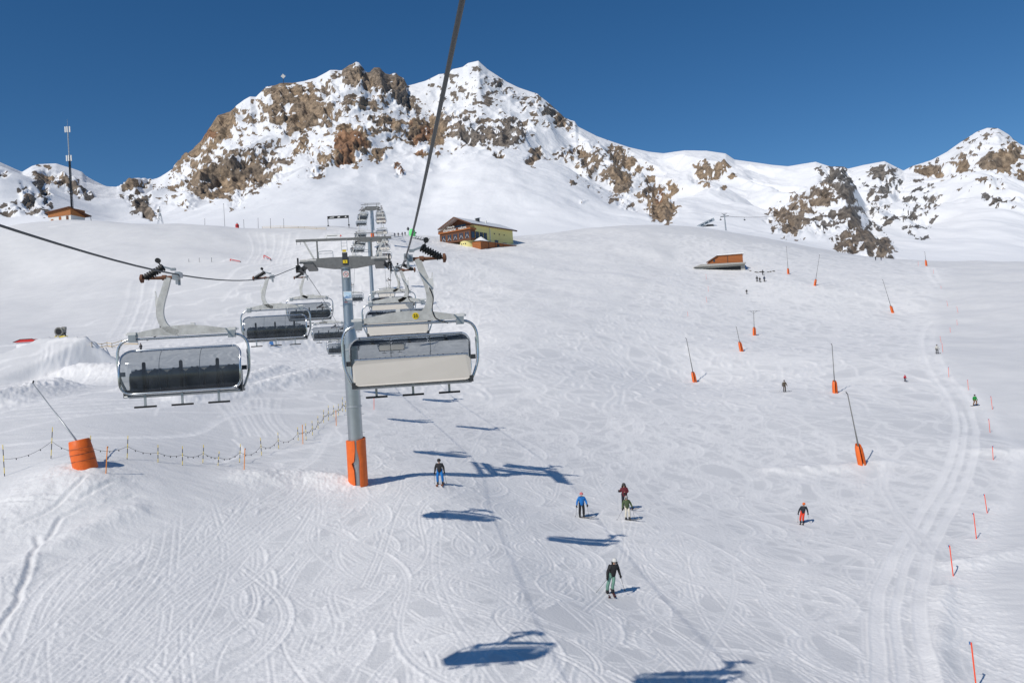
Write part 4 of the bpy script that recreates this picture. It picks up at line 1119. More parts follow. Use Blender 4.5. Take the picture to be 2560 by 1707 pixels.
def lance(u, v, vt_pad, ut, vt, label, w=0.80, dark=False, head=True):
    b = place(u, v); d = b.y
    top = px(ut, vt, d + 0.6)
    hp = (v - vt_pad) / F_PX * d
    t = empty("snow_lance", b); tag(t, label, "snow lance", "snowmaking lances with orange pads")
    ax = (top - b).normalized()
    # folded pad: open sleeve, higher at the back
    p = MB(); n = 14
    side = Vector((1, 0, 0)); bk = ax.cross(side).normalized()
    lv = [(-0.3, 0.50), (hp * 0.45, 0.50), (hp * 0.75, 0.46), (hp, 0.34)]
    for rad in (1.0, 0.82):
        for zz, r_ in lv:
            for k in range(n + 1):
                a = R(-75 + 330 * k / n)
                q = side * math.cos(a) * r_ * w * rad + Vector((0, 1, 0)) * math.sin(a) * r_ * w * 0.9 * rad
                hgt = zz - (0.14 * hp * (1 - math.sin(a)) * 0.5 if zz == hp else 0)
                p.v.append(tuple(q + ax * hgt))
    W = n + 1; nl = len(lv)
    for o_ in (0, nl * W):
        for j in range(nl - 1):
            for k in range(n): a = o_ + j * W + k; p.f.append((a, a + 1, a + W + 1, a + W))
    for j in range(nl - 1):
        for k in (0, n): a = j * W + k; p.f.append((a, a + W, a + W + nl * W, a + nl * W))
    for k in range(n): a = (nl - 1) * W + k; p.f.append((a, a + 1, a + 1 + nl * W, a + nl * W))
    p.build("impact_pad", "orange_pad", t, smooth=True)
    L = (top - b).length
    pole = MB().tube([Vector((0, 0, 0)) - ax * 0.3, ax * L * 0.45, ax * L * 0.47, ax * L], [0.09, 0.08, 0.065, 0.055], 8).build("lance_tube", "dark_grey" if dark else "weathered_steel", t, smooth='all')
    if head:
        MB().tube([ax * L, ax * L + Vector((-0.12, 0.1, 0.22))], 0.05, 8).build("nozzle_head", "dark_grey", pole, True)
    return t, ax, L
lance(2155,1160,1108,2119,985, "nearest orange padded snow lance on the run, right of centre")
lance(2088,982,950,2080,862, "upright orange padded snow lance right of the skier in brown")
lance(1737,955,928,1716,847, "orange padded snow lance farthest left on the run")
lance(1854,878,853,1841,818, "orange padded snow lance with a bent tip, left of the T-headed one")
t5, ax5, L5 = lance(1886,838,817,1884,778, "orange padded snow lance with a T-shaped head", head=False)
MB().bar(ax5 * L5 + Vector((-1.6, 0, 0.05)), ax5 * L5 + Vector((1.6, 0, 0.05)), 0.06).bar(ax5 * L5 + Vector((-0.8, 0, 0.02)), ax5 * (L5 - 0.6), 0.05).bar(ax5 * L5 + Vector((0.8, 0, 0.02)), ax5 * (L5 - 0.6), 0.05).build("t_head", "dark_grey", t5)
lance(2232,782,763,2207,700, "orange padded snow lance leaning left near the snowcat lane")
lance(2037,714,697,2049,638, "orange padded snow lance leaning right, below the crest")
lance(1971,685,670,1966,617, "orange padded snow lance right of the wooden hut")
lance(2316,665,649,2312,630, "short dark lance with an orange pad on the right crest", dark=True)
# the big one on the left bank
bb = place(212, 1164)
tb = empty("snow_lance", bb); tag(tb, "big orange barrel pad with a long grey lance leaning left", "snow lance", "snowmaking lances with orange pads")
axb = (px(196, 1098, bb.y) - bb).normalized(); kpx = bb.y / F_PX
p = MB(); n = 26; lv = [(-0.4, 0.70), (0.1, 0.70), (0.8, 0.69), (66 * kpx * 0.98, 0.60), (66 * kpx, 0.57), (66 * kpx - 0.02, 0.42), (66 * kpx - 0.25, 0.36)]
for zz, r_ in lv:
    for k in range(n):
        a = math.tau * k / n; wob = 1 + 0.03 * math.sin(3 * a) + 0.02 * math.sin(7 * a + zz * 3)
        tl_ = 0.10 * math.cos(a) if zz > 1 else 0
        p.v.append(tuple(Vector((math.cos(a), math.sin(a) * 0.95, 0)) * r_ * wob + axb * (zz + tl_)))
for j in range(len(lv) - 1):
    for k in range(n): p.f.append((j * n + k, j * n + (k + 1) % n, (j + 1) * n + (k + 1) % n, (j + 1) * n + k))
p.f.append(tuple((len(lv) - 1) * n + k for k in range(n)))
pad = p.build("impact_pad", "orange_pad", tb, smooth=True)
for zz in (0.35, 0.75, 1.1):
    MB().tube([Vector((math.cos(a) * 0.715, math.sin(a) * 0.68, 0)) + axb * (zz + 0.10 * math.cos(a)) for a in np.linspace(0, math.tau, 28)], 0.010, 5, False).build("lashing", "dark_grey", pad, 'all')
ptop = px(82, 958, bb.y + 3.0) - bb
p0 = axb * (66 * kpx - 0.3)
lt = MB().tube([p0, p0.lerp(ptop, 0.5), p0.lerp(ptop, 0.51), ptop], [0.055, 0.05, 0.036, 0.034], 10).build("lance_tube", "galvanised", tb, smooth='all')
MB().tube([ptop, ptop + Vector((0.0, 0.1, 0.16))], 0.05, 8).build("nozzle_head", "dark_grey", lt, True)

# ------------------------------------------------------------------ buildings
mat("yellow_render", (0.78, 0.70, 0.30), 0.8, noise=(0.8, 0.8, (0.72, 0.64, 0.27)))
mat("timber_dark", (0.16, 0.065, 0.03), 0.75, noise=(2.0, 0.7, (0.10, 0.04, 0.02)))
mat("timber_warm", (0.40, 0.135, 0.035), 0.75, noise=(1.5, 0.7, (0.28, 0.09, 0.025)))
mat("roof_metal", (0.62, 0.64, 0.66), 0.6, noise=(0.5, 0.6, (0.74, 0.76, 0.78)))
mat("window_glass", (0.03, 0.045, 0.065), 0.08, 0.0, 0.8)
mat("snow_cap", (0.86, 0.865, 0.87), 0.7, bump=(1.2, 0.3, 0.1))
mat("white_wall", (0.76, 0.75, 0.72), 0.85, noise=(1.0, 0.6, (0.70, 0.69, 0.66)))
def quadbox(t, name, m, x0, x1, y0, y1, z0, z1):
    return MB().box(((x0 + x1) / 2, (y0 + y1) / 2, (z0 + z1) / 2), (abs(x1 - x0), abs(y1 - y0), abs(z1 - z0))).build(name, m, t)
# mountain restaurant: local X runs along the long side away to the right, local Y along the gable front away to the left
hc = place(1187, 590)
dH = hc.y; mp = dH / F_PX
hz = hc.z + 0.2
house = empty("mountain_restaurant", (hc.x, hc.y, hz), R(54.7)); tag(house, "yellow mountain restaurant with timber glazed front and snowy roof", "building")
Lx, Ly, He, Hr = 25.0, 14.0, 8.2, 11.4
quadbox(house, "wall", "yellow_render", 0, Lx, 0, Ly, -4, He)
gm = MB().prism([(0, He), (Ly, He), (Ly / 2, Hr)], -0.02, 0.4, 'YZ').build("gable", "timber_dark", house)
rf = MB()
for sy0, sy1 in ((-1.2, Ly / 2), (Ly + 1.2, Ly / 2)):
    za = He - 0.25
    rf.add([(-3.2, sy0, za), (Lx + 1.5, sy0, za), (Lx + 1.5, sy1, Hr + 0.1), (-3.2, sy1, Hr + 0.1), (-3.2, sy0, za + 0.35), (Lx + 1.5, sy0, za + 0.35), (Lx + 1.5, sy1, Hr + 0.45), (-3.2, sy1, Hr + 0.45)],
           [(0, 1, 2, 3), (7, 6, 5, 4), (0, 4, 5, 1), (1, 5, 6, 2), (2, 6, 7, 3), (3, 7, 4, 0)])
roof = rf.build("roof", "roof_metal", house)
MB().box((Lx / 2 - 0.8, -1.23, He - 0.22), (Lx + 4.6, 0.12, 0.5)).build("eave_board", "timber_dark", roof)
for s0 in ((-1.2, Ly / 2), (Ly + 1.2, Ly / 2)):
    MB().bar((-3.26, s0[0], He - 0.15), (-3.26, s0[1], Hr + 0.2), 0.16, 0.45).build("barge_board", "timber_dark", roof)
ch = quadbox(house, "chimney", "dark_grey", 8.5, 9.7, 4.6, 5.8, 9.5, 12.2)
quadbox(ch, "chimney_cap", "roof_metal", 8.2, 10.0, 4.3, 6.1, 12.2, 12.4)
quadbox(house, "roof_antenna", "white_paint", 13.0, 13.4, 4.0, 4.4, 9.4, 11.6)
# projecting glazed bay on the gable front
bay = quadbox(house, "timber_bay", "timber_dark", -3.0, 0.02, -0.3, Ly + 0.6, 2.2, 6.2)
for k in range(5):
    y0 = 0.25 + k * 2.85
    w_ = quadbox(bay, "bay_window", "window_glass", -3.06, -2.9, y0, y0 + 2.0, 3.0, 5.3)
    for yy in (y0, y0 + 1.0, y0 + 2.0): MB().box((-3.09, yy, 4.15), (0.08, 0.10, 2.3)).build("mullion", "timber_warm", w_)
    MB().bar((-3.10, y0 + 0.1, 3.1), (-3.10, y0 + 1.0, 4.4), 0.07).bar((-3.10, y0 + 1.9, 3.1), (-3.10, y0 + 1.0, 4.4), 0.07).build("window_brace", "white_paint", w_)
quadbox(bay, "bay_window", "window_glass", -2.4, -0.6, -0.36, -0.25, 3.0, 5.3)
quadbox(bay, "bay_cornice", "timber_warm", -3.4, 0.3, -0.7, Ly + 1.0, 6.2, 6.8)
quadbox(bay, "sign_board", "timber_dark", -3.42, -3.30, -0.6, Ly + 0.9, 6.8, 7.5)
bw_ = quadbox(house, "balcony_window", "window_glass", -0.08, 0.1, 4.0, 10.0, 7.4, 9.0)
mat("sign_white", (0.85, 0.84, 0.80), 0.5)
for s_, sz, yy, zz in (("chamanna", 1.55, 9.3, 7.1), ("naluns", 1.55, 3.0, 7.1), ("Ustaria", 1.25, 8.6, 8.1)):
    tx = text_mesh("sign_lettering", s_, sz, "sign_white", bay, 0.03)
    tx.rotation_euler = (0, 0, R(-90)); tx.location = (-3.47, yy, zz)
# lower storey, side windows and the terrace shed with snow on it
pl = MB().lathe([(3.4, -4), (3.4, 2.2)], 20, 'Z', (0.4, 3.3, 0), R(90), R(270)).build("plinth", "yellow_render", house, True)
for k in range(3):
    quadbox(pl, "porthole", "window_glass", -3.06, -2.9, 2.2 + k * 0.9, 2.55 + k * 0.9, 0.9, 1.3)
for k, (x0, x1, z0, z1) in enumerate([(0.6, 2.4, 3.0, 5.6), (3.2, 5.0, 2.6, 5.6), (5.6, 7.4, 2.6, 5.6), (12.5, 14.6, 1.4, 3.4), (18.0, 20.4, 1.0, 2.8)]):
    w_ = quadbox(house, "window", "window_glass", x0, x1, -0.10, 0.05, z0, z1)
    for xx in (x0, (x0 + x1) / 2, x1): MB().box((xx, -0.12, (z0 + z1) / 2), (0.12, 0.08, z1 - z0)).build("frame", "timber_dark", w_)
quadbox(house, "downpipe", "pale_steel", 9.4, 9.65, -0.25, 0.02, 1.5, He - 0.4)
for k in range(3): quadbox(house, "wall_lamp", "dark_grey", 12.3 + k * 3.2, 12.6 + k * 3.2, -0.3, 0.02, 5.6, 6.0)
shed = quadbox(house, "terrace_shed", "timber_warm", -2.2, 21.0, -4.2, -0.3, -4, 1.3)
sn = MB()
NX = 24
for i in range(NX + 1):
    x = -2.6 + i * 24.0 / NX
    hh = 1.45 + 2.1 * math.exp(-((x - 1.5) / 2.2) ** 2) + 0.5 * math.exp(-((x - 9) / 4) ** 2) - 0.02 * x
    for y, f in ((-4.5, 0.0), (-3.4, 0.45), (-1.8, 1.0), (-0.16, 0.8)): sn.v.append((x, y, 1.32 + (hh - 1.32) * f + (0.12 if f == 0 else 0)))
for i in range(NX):
    for k in range(3): a = i * 4 + k; sn.f.append((a, a + 1, a + 5, a + 4))
sn.build("snow_cap", "snow_cap", shed, 'all')
for x in (2.5, 7.0, 12.0): quadbox(shed, "shed_post", "timber_dark", x, x + 0.3, -4.3, -4.18, -3, 1.3)
quadbox(shed, "shed_door", "black_paint", 8.0, 9.6, -4.26, -4.18, -3, 0.9)

# wooden hut on a concrete base, right of centre
kc = place(1797, 674); mpk = kc.y / F_PX
hut = empty("wooden_hut", (kc.x, kc.y, kc.z), R(-8)); tag(hut, "brown timber hut on a grey concrete base above the run", "hut")
wb, hb_ = 60 * mpk, 3.6
quadbox(hut, "concrete_base", "concrete", -62 * mpk, wb + 0.6, -0.2, 9.0, -3.0, 1.5)
quadbox(hut, "undercroft", "black_paint", -40 * mpk, wb - 1.0, -0.28, -0.22, -1.0, 0.7)
sl = MB().prism([(-62 * mpk, 1.45), (-44 * mpk, 2.3), (wb + 0.8, 1.9), (wb + 0.8, 1.35)], -1.6, -0.35).build("terrace_edge", "concrete", hut)
mat("timber_boards", (0.38, 0.125, 0.035), 0.75)
def boards(nm, base_col, gap_col, scale, axis):
    m = MATS[nm]; nt = m.node_tree; b = nt.nodes["Principled BSDF"]
    tc = nt.nodes.new("ShaderNodeTexCoord"); wv = nt.nodes.new("ShaderNodeTexWave"); wv.bands_direction = axis
    wv.inputs["Scale"].default_value = scale; wv.inputs["Distortion"].default_value = 0.3
    rp_ = nt.nodes.new("ShaderNodeValToRGB"); rp_.color_ramp.elements[0].position = 0.05; rp_.color_ramp.elements[0].color = (*gap_col, 1)
    rp_.color_ramp.elements[1].position = 0.25; rp_.color_ramp.elements[1].color = (*base_col, 1)
    nt.links.new(tc.outputs["Object"], wv.inputs["Vector"]); nt.links.new(wv.outputs["Fac"], rp_.inputs[0]); nt.links.new(rp_.outputs[0], b.inputs["Base Color"])
boards("timber_boards", (0.40, 0.13, 0.035), (0.20, 0.06, 0.02), 0.62, 'Z')
mat("timber_upright", (0.42, 0.16, 0.045), 0.75); boards("timber_upright", (0.44, 0.17, 0.05), (0.20, 0.07, 0.02), 0.8, 'X')
hw_ = MB().prism([(0.0, 1.5), (6.0, 1.5), (6.0, 3.9), (0.0, 5.2)], 0.0, wb, 'YZ').build("timber_wall", "timber_boards", hut)
MB().prism([(-24 * mpk, 2.2), (0.0, 1.6), (0.0, 5.2), (-24 * mpk, 3.2)], 0.12, 5.5).build("side_wing", "timber_boards", hut)
rfh = MB().prism([(-0.5, 5.3), (6.5, 3.85), (6.5, 4.1), (-0.5, 5.6)], -0.3, wb + 0.4, 'YZ').build("roof", "snow_cap", hut)
MB().bar((-24 * mpk - 0.8, -0.1, 2.95), (0.2, -0.1, 5.45), 0.5, 0.3).build("roof_edge", "timber_dark", hut)
quadbox(hut, "corner_post", "timber_dark", 22 * mpk, 24 * mpk, -0.06, 0.02, 1.3, 5.0)
quadbox(hut, "window", "window_glass", -12 * mpk, -8 * mpk, 0.02, 0.14, 3.0, 3.9)
quadbox(hut, "door", "blue_paint", wb + 0.02, wb + 1.2, 1.0, 4.0, -1.0, 1.0)
# dark stones in the thaw patch beside the hut
mat("stone", (0.10, 0.085, 0.07), 0.9)
for i, (u, v) in enumerate([(1876,678),(1894,682),(1901,681),(1908,681),(1920,681),(1926,680),(1934,679),(1889,681)]):
    p = place(u, v); s = MB(); r_ = 0.24 + 0.16 * random.random()
    bm = bmesh.new(); bmesh.ops.create_icosphere(bm, subdivisions=1, radius=1)
    s.v = [((q.co.x * 1.6 + 0.2 * random.random()) * r_, (q.co.y + 0.2 * random.random()) * r_, (q.co.z * 0.7 + 0.2 * random.random()) * r_) for q in bm.verts]
    s.f = [tuple(w.index for w in f.verts) for f in bm.faces]; bm.free()
    o = s.build("stone", "stone"); o.location = p + Vector((0, 0, 0.1))
    tag(o, f"{WORD[[0,2,3,4,5,6,7,1][i]]} dark stone from the left in the thaw patch right of the wooden hut", "stone", "stones right of the wooden hut")

# radio hut and mast on the left skyline
rc = place(150, 549); mr = rc.y / F_PX
rh = empty("radio_hut", (rc.x, rc.y, rc.z + 0.6), R(-14)); tag(rh, "small white hut with brown timber band under the antenna mast", "hut")
x0, x1 = -33 * mr, 33 * mr
quadbox(rh, "wall", "white_wall", x0, x1, 0, 7.0, -3, 2.3)
band = MB().prism([(x0 - 0.3, 2.3), (x1 + 0.05, 2.3), (x1 + 0.05, 5.0), (x0 - 0.3, 4.0)], -0.15, 7.1).build("timber_band", "timber_upright", rh)
rfm = MB()
rfm.add([(x0 - 0.9, -0.9, 3.95), (x1 + 0.2, -0.9, 5.1), (x1 + 2.2, 8.0, 2.6), (x0 - 0.9, 8.0, 2.4), (x0 - 0.9, -0.9, 4.25), (x1 + 0.2, -0.9, 5.4), (x1 + 2.2, 8.0, 2.9), (x0 - 0.9, 8.0, 2.7)],
        [(0, 1, 2, 3), (7, 6, 5, 4), (0, 4, 5, 1), (1, 5, 6, 2), (2, 6, 7, 3), (3, 7, 4, 0)])
rfm.build("roof", "timber_dark", rh)
for k, (a, b, m_) in enumerate([(-27, -20, "timber_warm"), (-3, 4, "timber_warm"), (19, 26, "timber_dark")]):
    w_ = quadbox(rh, "door" if k else "window", m_, a * mr, b * mr, -0.08, 0.05, 0.15 if k else 0.2, 2.1 if k else 1.5)
    if k == 0: quadbox(w_, "pane", "white_paint", -24.5 * mr, -22.5 * mr, -0.1, -0.07, 0.6, 1.1)
ms = place(163, 549) + Vector((0, 5.0, 0))
mast = empty("antenna_mast", ms); tag(mast, "tall dark antenna mast with white panels behind the small hut", "mast")
Hm = (px(150, 300, ms.y) - ms).z
lean = 0
ml = MB()
for k in range(3):
    a = math.tau * k / 3 + 0.4
    ml.tube([(0.55 * math.cos(a), 0.55 * math.sin(a), 0), (0.38 * math.cos(a), 0.38 * math.sin(a), Hm * 0.62)], 0.10, 6)
nseg = 26
for k in range(nseg):
    z0, z1 = Hm * 0.62 * k / nseg, Hm * 0.62 * (k + 1) / nseg
    for q in range(3):
        a, b = math.tau * q / 3 + 0.4, math.tau * (q + 1) / 3 + 0.4
        ml.bar((0.5 * math.cos(a), 0.5 * math.sin(a), z0), (0.5 * math.cos(b), 0.5 * math.sin(b), z1), 0.07)
o = ml.build("lattice", "dark_grey", mast)
MB().tube([(0, 0, 0), (0, 0, Hm * 0.66)], 0.28, 8).build("cable_duct", "dark_grey", mast, True)
MB().tube([(0, 0, Hm * 0.60), (0, 0, Hm * 0.93)], 0.22, 10).build("upper_tube", "galvanised", mast, True)
MB().tube([(0, 0, Hm * 0.93), (0, 0, Hm)], 0.05, 6).build("whip_antenna", "galvanised", mast, True)
for zf in (0.91, 0.64):
    for x in (-0.75, 0.1, 0.95):
        MB().box((x, -0.4 - 0.2 * (x == 0.1), Hm * zf - 0.3), (0.42, 0.25, 2.2)).build("panel_antenna", "white_paint", mast)
for zf, ww in ((0.30, 1.5), (0.34, 1.0), (0.42, 0.9), (0.18, 1.0)):
    MB().lathe([(ww * 0.55, -0.05), (ww * 0.55, 0.05)], 12, 'Z', (0, 0, Hm * zf)).build("platform", "dark_grey", mast, True)
# lattice pole and plain posts along the left crest
lp = place(401, 557); lt_ = empty("lattice_pole", lp); tag(lt_, "small grey lattice pole on the left crest", "mast")
hl = 46 / F_PX * lp.y; o = MB()
for sx, sy in ((-1, -1), (1, -1), (1, 1), (-1, 1)):
    o.bar((sx * 1.0, sy * 0.6, -0.3), (sx * 0.25, sy * 0.2, hl * 0.62), 0.12)
o.bar((-0.8, -0.5, hl * 0.15), (0.5, -0.3, hl * 0.4), 0.09).bar((0.8, -0.5, hl * 0.15), (-0.5, -0.3, hl * 0.4), 0.09).bar((-0.4, -0.2, hl * 0.5), (0.4, -0.2, hl * 0.5), 0.09)
o.build("legs", "galvanised", lt_); MB().bar((0, 0, hl * 0.45), (0, 0, hl), 0.22).bar((-0.3, 0, hl * 0.96), (0.3, 0, hl * 0.96), 0.15).build("top_post", "galvanised", lt_)
protoP = MB().lathe([(0.10, 0), (0.08, 1.0)], 8).build("post", "dark_grey", None, True)
MB().lathe([(0.12, 0.96), (0.12, 1.0)], 8).build("post_cap", "dark_grey", protoP, True)
for i, (ub, vb, ut, vt, lb) in enumerate([(228,552,226,538,"short dark post right of the radio hut"),(561,548,559,509,"tall thin grey pole standing on the left crest mound"),(512,561,512,546,"thin post on the left crest, left of the tall thin pole"),
        (610,570,609,549,"thin post at the top of the groomed headwall"),(645,560,645,545,"thin post between the red barrel and the start gate, left one"),(676,559,676,546,"thin post between the red barrel and the start gate, middle one"),(709,559,709,547,"thin post between the red barrel and the start gate, right one"),
        (472,655,472,647,"leftmost thin stake below the headwall"),(498,655,498,645,"middle thin stake below the headwall"),(529,655,529,644,"rightmost thin stake below the headwall")]):
    b = place(ub, vb); top = px(ut, vt, b.y)
    o = stake(protoP, b, top); o.scale = (o.scale[0] * (1.0 if i == 0 else 0.7), o.scale[1] * (1.0 if i == 0 else 0.7), o.scale[2]); tag(o, lb, "post", "posts on the left slopes")
# start gate with its black banner
ga, gb = place(821, 566), place(874, 562)
gb = px(872, 562, ga.y); gb.z = ga.z
gate = empty("start_gate", (ga + gb) / 2, 0.06); tag(gate, "black banner gate on two posts at the top of the headwall", "banner gate")
wg = (gb - ga).length / 2; hg = 25 / F_PX * ga.y
for s in (-1, 1): MB().bar((s * wg, 0, -1.5), (s * wg, 0, hg), 0.22).box((s * wg, 0, 0.1), (0.6, 0.8, 0.5)).build("gate_post", "dark_grey", gate)
bn = MB().box((0, -0.05, hg - 0.55), (wg * 2 + 0.3, 0.12, 1.1)).build("banner", "black_paint", gate)
for x, w_, h_ in ((-wg * 0.62, 1.9, 0.38), (wg * 0.05, 1.0, 0.6), (wg * 0.72, 0.6, 0.6)): MB().prism([(x - w_ / 2, hg - 0.55 - h_ / 2), (x + w_ / 2, hg - 0.55 - h_ / 2 + 0.1), (x + w_ / 2, hg - 0.55 + h_ / 2), (x - w_ / 4, hg - 0.55 + h_ / 2 - 0.08)], -0.14, -0.115).build("banner_mark", "white_paint", bn)
# yellow net fences
mat("net_yellow", (0.78, 0.55, 0.20), 0.8)
def net(pts, lab, h=0.5, vis=True):
    P = [place(u, v) for u, v in pts]
    t = MB()
    for a, b in zip(P[:-1], P[1:]):
        for zz in (0.2, 0.2 + h): t.tube([a + Vector((0, 0, zz)), b + Vector((0, 0, zz))], 0.05, 5)
    o = t.build("safety_line", "net_yellow"); tag(o, lab, "safety fence")
    for p_ in P: MB().bar(p_ - Vector((0, 0, 0.3)), p_ + Vector((0, 0, 0.35 + h)), 0.06).build("stake", "dark_grey", o)
net([(655,562),(700,560),(745,558),(760,556),(790,560),(815,564)], "yellow safety line along the crest left of the banner gate")
net([(230,868),(255,870),(268,866),(280,869),(305,861),(345,862)], "yellow safety line behind the kicker")
# red barrel, red rails, white board, blue flag, green sail
rb_ = place(593, 566); o = empty("red_barrel", rb_); tag(o, "red padded barrel on the left crest", "barrel")
MB().lathe([(0.6, -0.4), (0.68, 0.6), (0.6, 1.35), (0.3, 1.5)], 14).build("padding", "red_paint", o, True); MB().lathe([(0.15, 1.45), (0.15, 1.9)], 10).build("nozzle", "dark_grey", o, True)
MB().lathe([(0.69, 0.5), (0.69, 0.75)], 14).build("strap", "dark_grey", o, True)
for i, (a, b, lb) in enumerate([((576,652), (601,656), "left red snowpark rail below the headwall"), ((660,646), (677,652), "bent red snowpark rail below the headwall")]):
    A, B = place(*a), place(*b); o = empty("park_rail", A); tag(o, lb, "park rail", "red snowpark rails")
    up_ = Vector((0, 0, 0.5 if i == 0 else 1.0))
    MB().bar(up_, B - A + up_ * 0.6, 0.2).build("rail", "red_paint", o); MB().bar((0, 0, -0.4), up_, 0.22).build("support", "red_paint", o); MB().bar(B - A - Vector((0, 0, 0.4)), B - A + up_ * 0.6, 0.2).build("support", "dark_grey", o)
pb_ = px(63, 853, 131); pb_.z -= 0.1
o = empty("park_box", pb_); tag(o, "red snowpark table with black edge left of the kicker", "snowpark box")
wq = 31 / F_PX * 131
MB().prism([(-wq, 0), (wq, 0), (wq * 0.55, 0.42), (-wq * 0.4, 0.42)], 0, 2.0).build("box_body", "red_paint", o)
MB().bar((-wq, -0.03, 0.03), (-wq * 0.4, -0.03, 0.46), 0.07).bar((-wq * 0.4, -0.03, 0.46), (wq * 0.55, -0.03, 0.46), 0.07).bar((wq * 0.55, -0.03, 0.46), (wq, -0.03, 0.03), 0.07).build("edge", "black_paint", o)
MB().box((0, 1, -2.2), (wq * 1.6, 1.6, 4.4)).build("snow_base", "snow_cap", o)
# snow gun behind the kicker lip
sgp = px(152, 851, 127); sgp.z += 0.35
mat("gun_grey", (0.30, 0.29, 0.26), 0.6)
sgn = empty("snow_gun", sgp); tag(sgn, "round fan snow gun on a yellow carriage above the kicker", "snow gun")
MB().lathe([(0.50, -0.5), (0.62, -0.45), (0.66, 0.1), (0.60, 0.7), (0.50, 0.75)], 22, 'Y', (0.0, 0, 1.05)).build("fan_barrel", "gun_grey", sgn, True)
MB().lathe([(0.0, -0.53), (0.48, -0.53), (0.48, -0.51), (0.0, -0.51)], 22, 'Y', (0, 0, 1.05)).build("fan_mouth", "black_paint", sgn, True)
MB().lathe([(0.60, -0.54), (0.66, -0.56), (0.70, -0.50), (0.66, -0.44)], 22, 'Y', (0, 0, 1.05), cap=False).build("nozzle_ring", "gun_grey", sgn, True)
MB().box((0.45, 0.3, 1.55), (0.5, 0.6, 0.5)).build("machine_cover", "gun_grey", sgn)
MB().box((0.1, 0, 0.12), (1.6, 0.9, 0.45)).build("carriage", "yellow_paint", sgn)
for x in (-0.75, 0.85): MB().bar((x, 0, 0.1), (x * 0.8, 0, 0.9), 0.16).build("yoke_arm", "dark_grey", sgn)
MB().box((0.1, 0.2, -2.3), (1.2, 0.8, 4.4)).build("pedestal", "snow_cap", sgn)
wbp = place(834, 596); o = empty("notice_board", wbp, 0.1); tag(o, "long white board with a red triangle, upper left of the front pylon", "notice board")
wv_ = 21 / F_PX * wbp.y
bd = MB().box((0, 0, 0.9), (wv_ * 2, 0.12, 0.85)).build("board", "white_paint", o); MB().prism([(wv_ - 0.75, 0.6), (wv_ - 0.1, 0.6), (wv_ - 0.42, 1.25)], -0.085, -0.065).build("red_triangle", "red_paint", bd)
MB().box((-0.4, -0.075, 0.9), (wv_ * 1.2, 0.012, 0.16)).build("text_line", "dark_grey", bd)
for s in (-1, 1): MB().bar((s * wv_ * 0.8, 0.1, -0.6), (s * wv_ * 0.8, 0.1, 0.9), 0.12).build("leg", "dark_grey", o)
fb = place(678, 862); o = empty("blue_flag", fb); tag(o, "small blue triangular flag in the snow park", "flag")
MB().prism([(-0.45, 0), (0.45, 0), (0.1, 1.5)], -0.02, 0.02).build("cloth", "blue_paint", o); MB().bar((0.1, 0.04, -0.3), (0.1, 0.04, 1.55), 0.04).build("stick", "dark_grey", o)
mat("green_cloth", (0.16, 0.75, 0.22), 0.7)
gs = place(1031, 590); o = empty("green_banner", gs, 0.2); tag(o, "bright green inflatable banner on the terrace edge", "banner")
MB().lathe([(0.9, -0.4), (1.25, 0.2), (1.3, 1.3), (1.1, 2.2), (0.7, 2.7), (0.2, 2.8)], 14).build("body", "green_cloth", o, True); MB().box((1.5, 0, 1.2), (0.4, 0.3, 0.5)).build("blower", "black_paint", o)
# sun loungers along the terrace, dark against the snow
for i, u in enumerate([1036, 1042, 1048, 1054, 1060, 1068]):
    p = place(u, 587 - (u - 1036) * 0.14); o = empty("deck_chair", p, 0.4); tag(o, f"dark deck chair on the terrace, {WORD[i]} right of the green banner", "deck chair", "deck chairs on the terrace")
    MB().bar((-0.7, 0, 0.35), (0.3, 0, 0.30), 0.6, 0.1).build("seat", "black_paint", o); MB().bar((0.3, 0, 0.3), (0.8, 0, 1.0), 0.6, 0.1).build("backrest", "black_paint", o); MB().bar((0.1, 0, -0.2), (0.1, 0, 0.35), 0.08).build("leg", "black_paint", o)
hu = place(1021, 588); o = empty("parasol", hu); tag(o, "closed dark parasol on a pole at the terrace", "parasol")
MB().bar((0, 0, -0.4), (0, 0, 2.2), 0.1).build("pole", "dark_grey", o); MB().lathe([(0.1, 3.3), (0.5, 2.8), (0.55, 2.3), (0.2, 1.9)], 12).build("canopy", "dark_grey", o, True)
# the reflector plate on the mountain shoulder
rpl = mount_place(709, 212); o = empty("summit_reflector", rpl, 0.3); tag(o, "small white square reflector on the mountain shoulder", "reflector")
MB().box((0, 0, 15), (6.5, 1.0, 6.5), Matrix.Rotation(R(40), 3, 'Y')).build("plate", "white_paint", o); MB().bar((0, 0, -3), (0, 0.6, 13), 0.9).build("mast", "dark_grey", o)
# second chairlift far right: station, pylon, cable, chairs
sp_ = mount_place(1765, 567); fs = empty("lift_station", sp_, R(8)); tag(fs, "far lift station with a long grey hood on the ridge", "lift station")
kS = math.hypot(sp_.x, sp_.y) / F_PX
rotS = Matrix.Rotation(R(-22), 3, 'Y')
mat("station_grey", (0.42, 0.46, 0.50), 0.4, 0.2)
hood = MB().box((0, 0, 8 * kS), (42 * kS, 14 * kS, 7 * kS), rotS).build("hood", "station_grey", fs)
for k in range(3): MB().box((-12 * kS + k * 11 * kS, -7.2 * kS, 8 * kS - 5 * kS + k * 4.6 * kS), (8 * kS, 0.4 * kS, 2.6 * kS), rotS).build("hood_window", "window_glass", hood)
MB().box((0, 0, 11.5 * kS), (40 * kS, 10 * kS, 1.2 * kS), rotS).build("hood_top", "dark_grey", hood)
MB().box((10 * kS, 0, 1 * kS), (15 * kS, 10 * kS, 6 * kS)).build("base_building", "dark_grey", fs); MB().box((-4 * kS, 0, 0), (4 * kS, 6 * kS, 9 * kS)).build("support", "concrete", fs)
tp = mount_place(1815, 577); kT = math.hypot(tp.x, tp.y) / F_PX
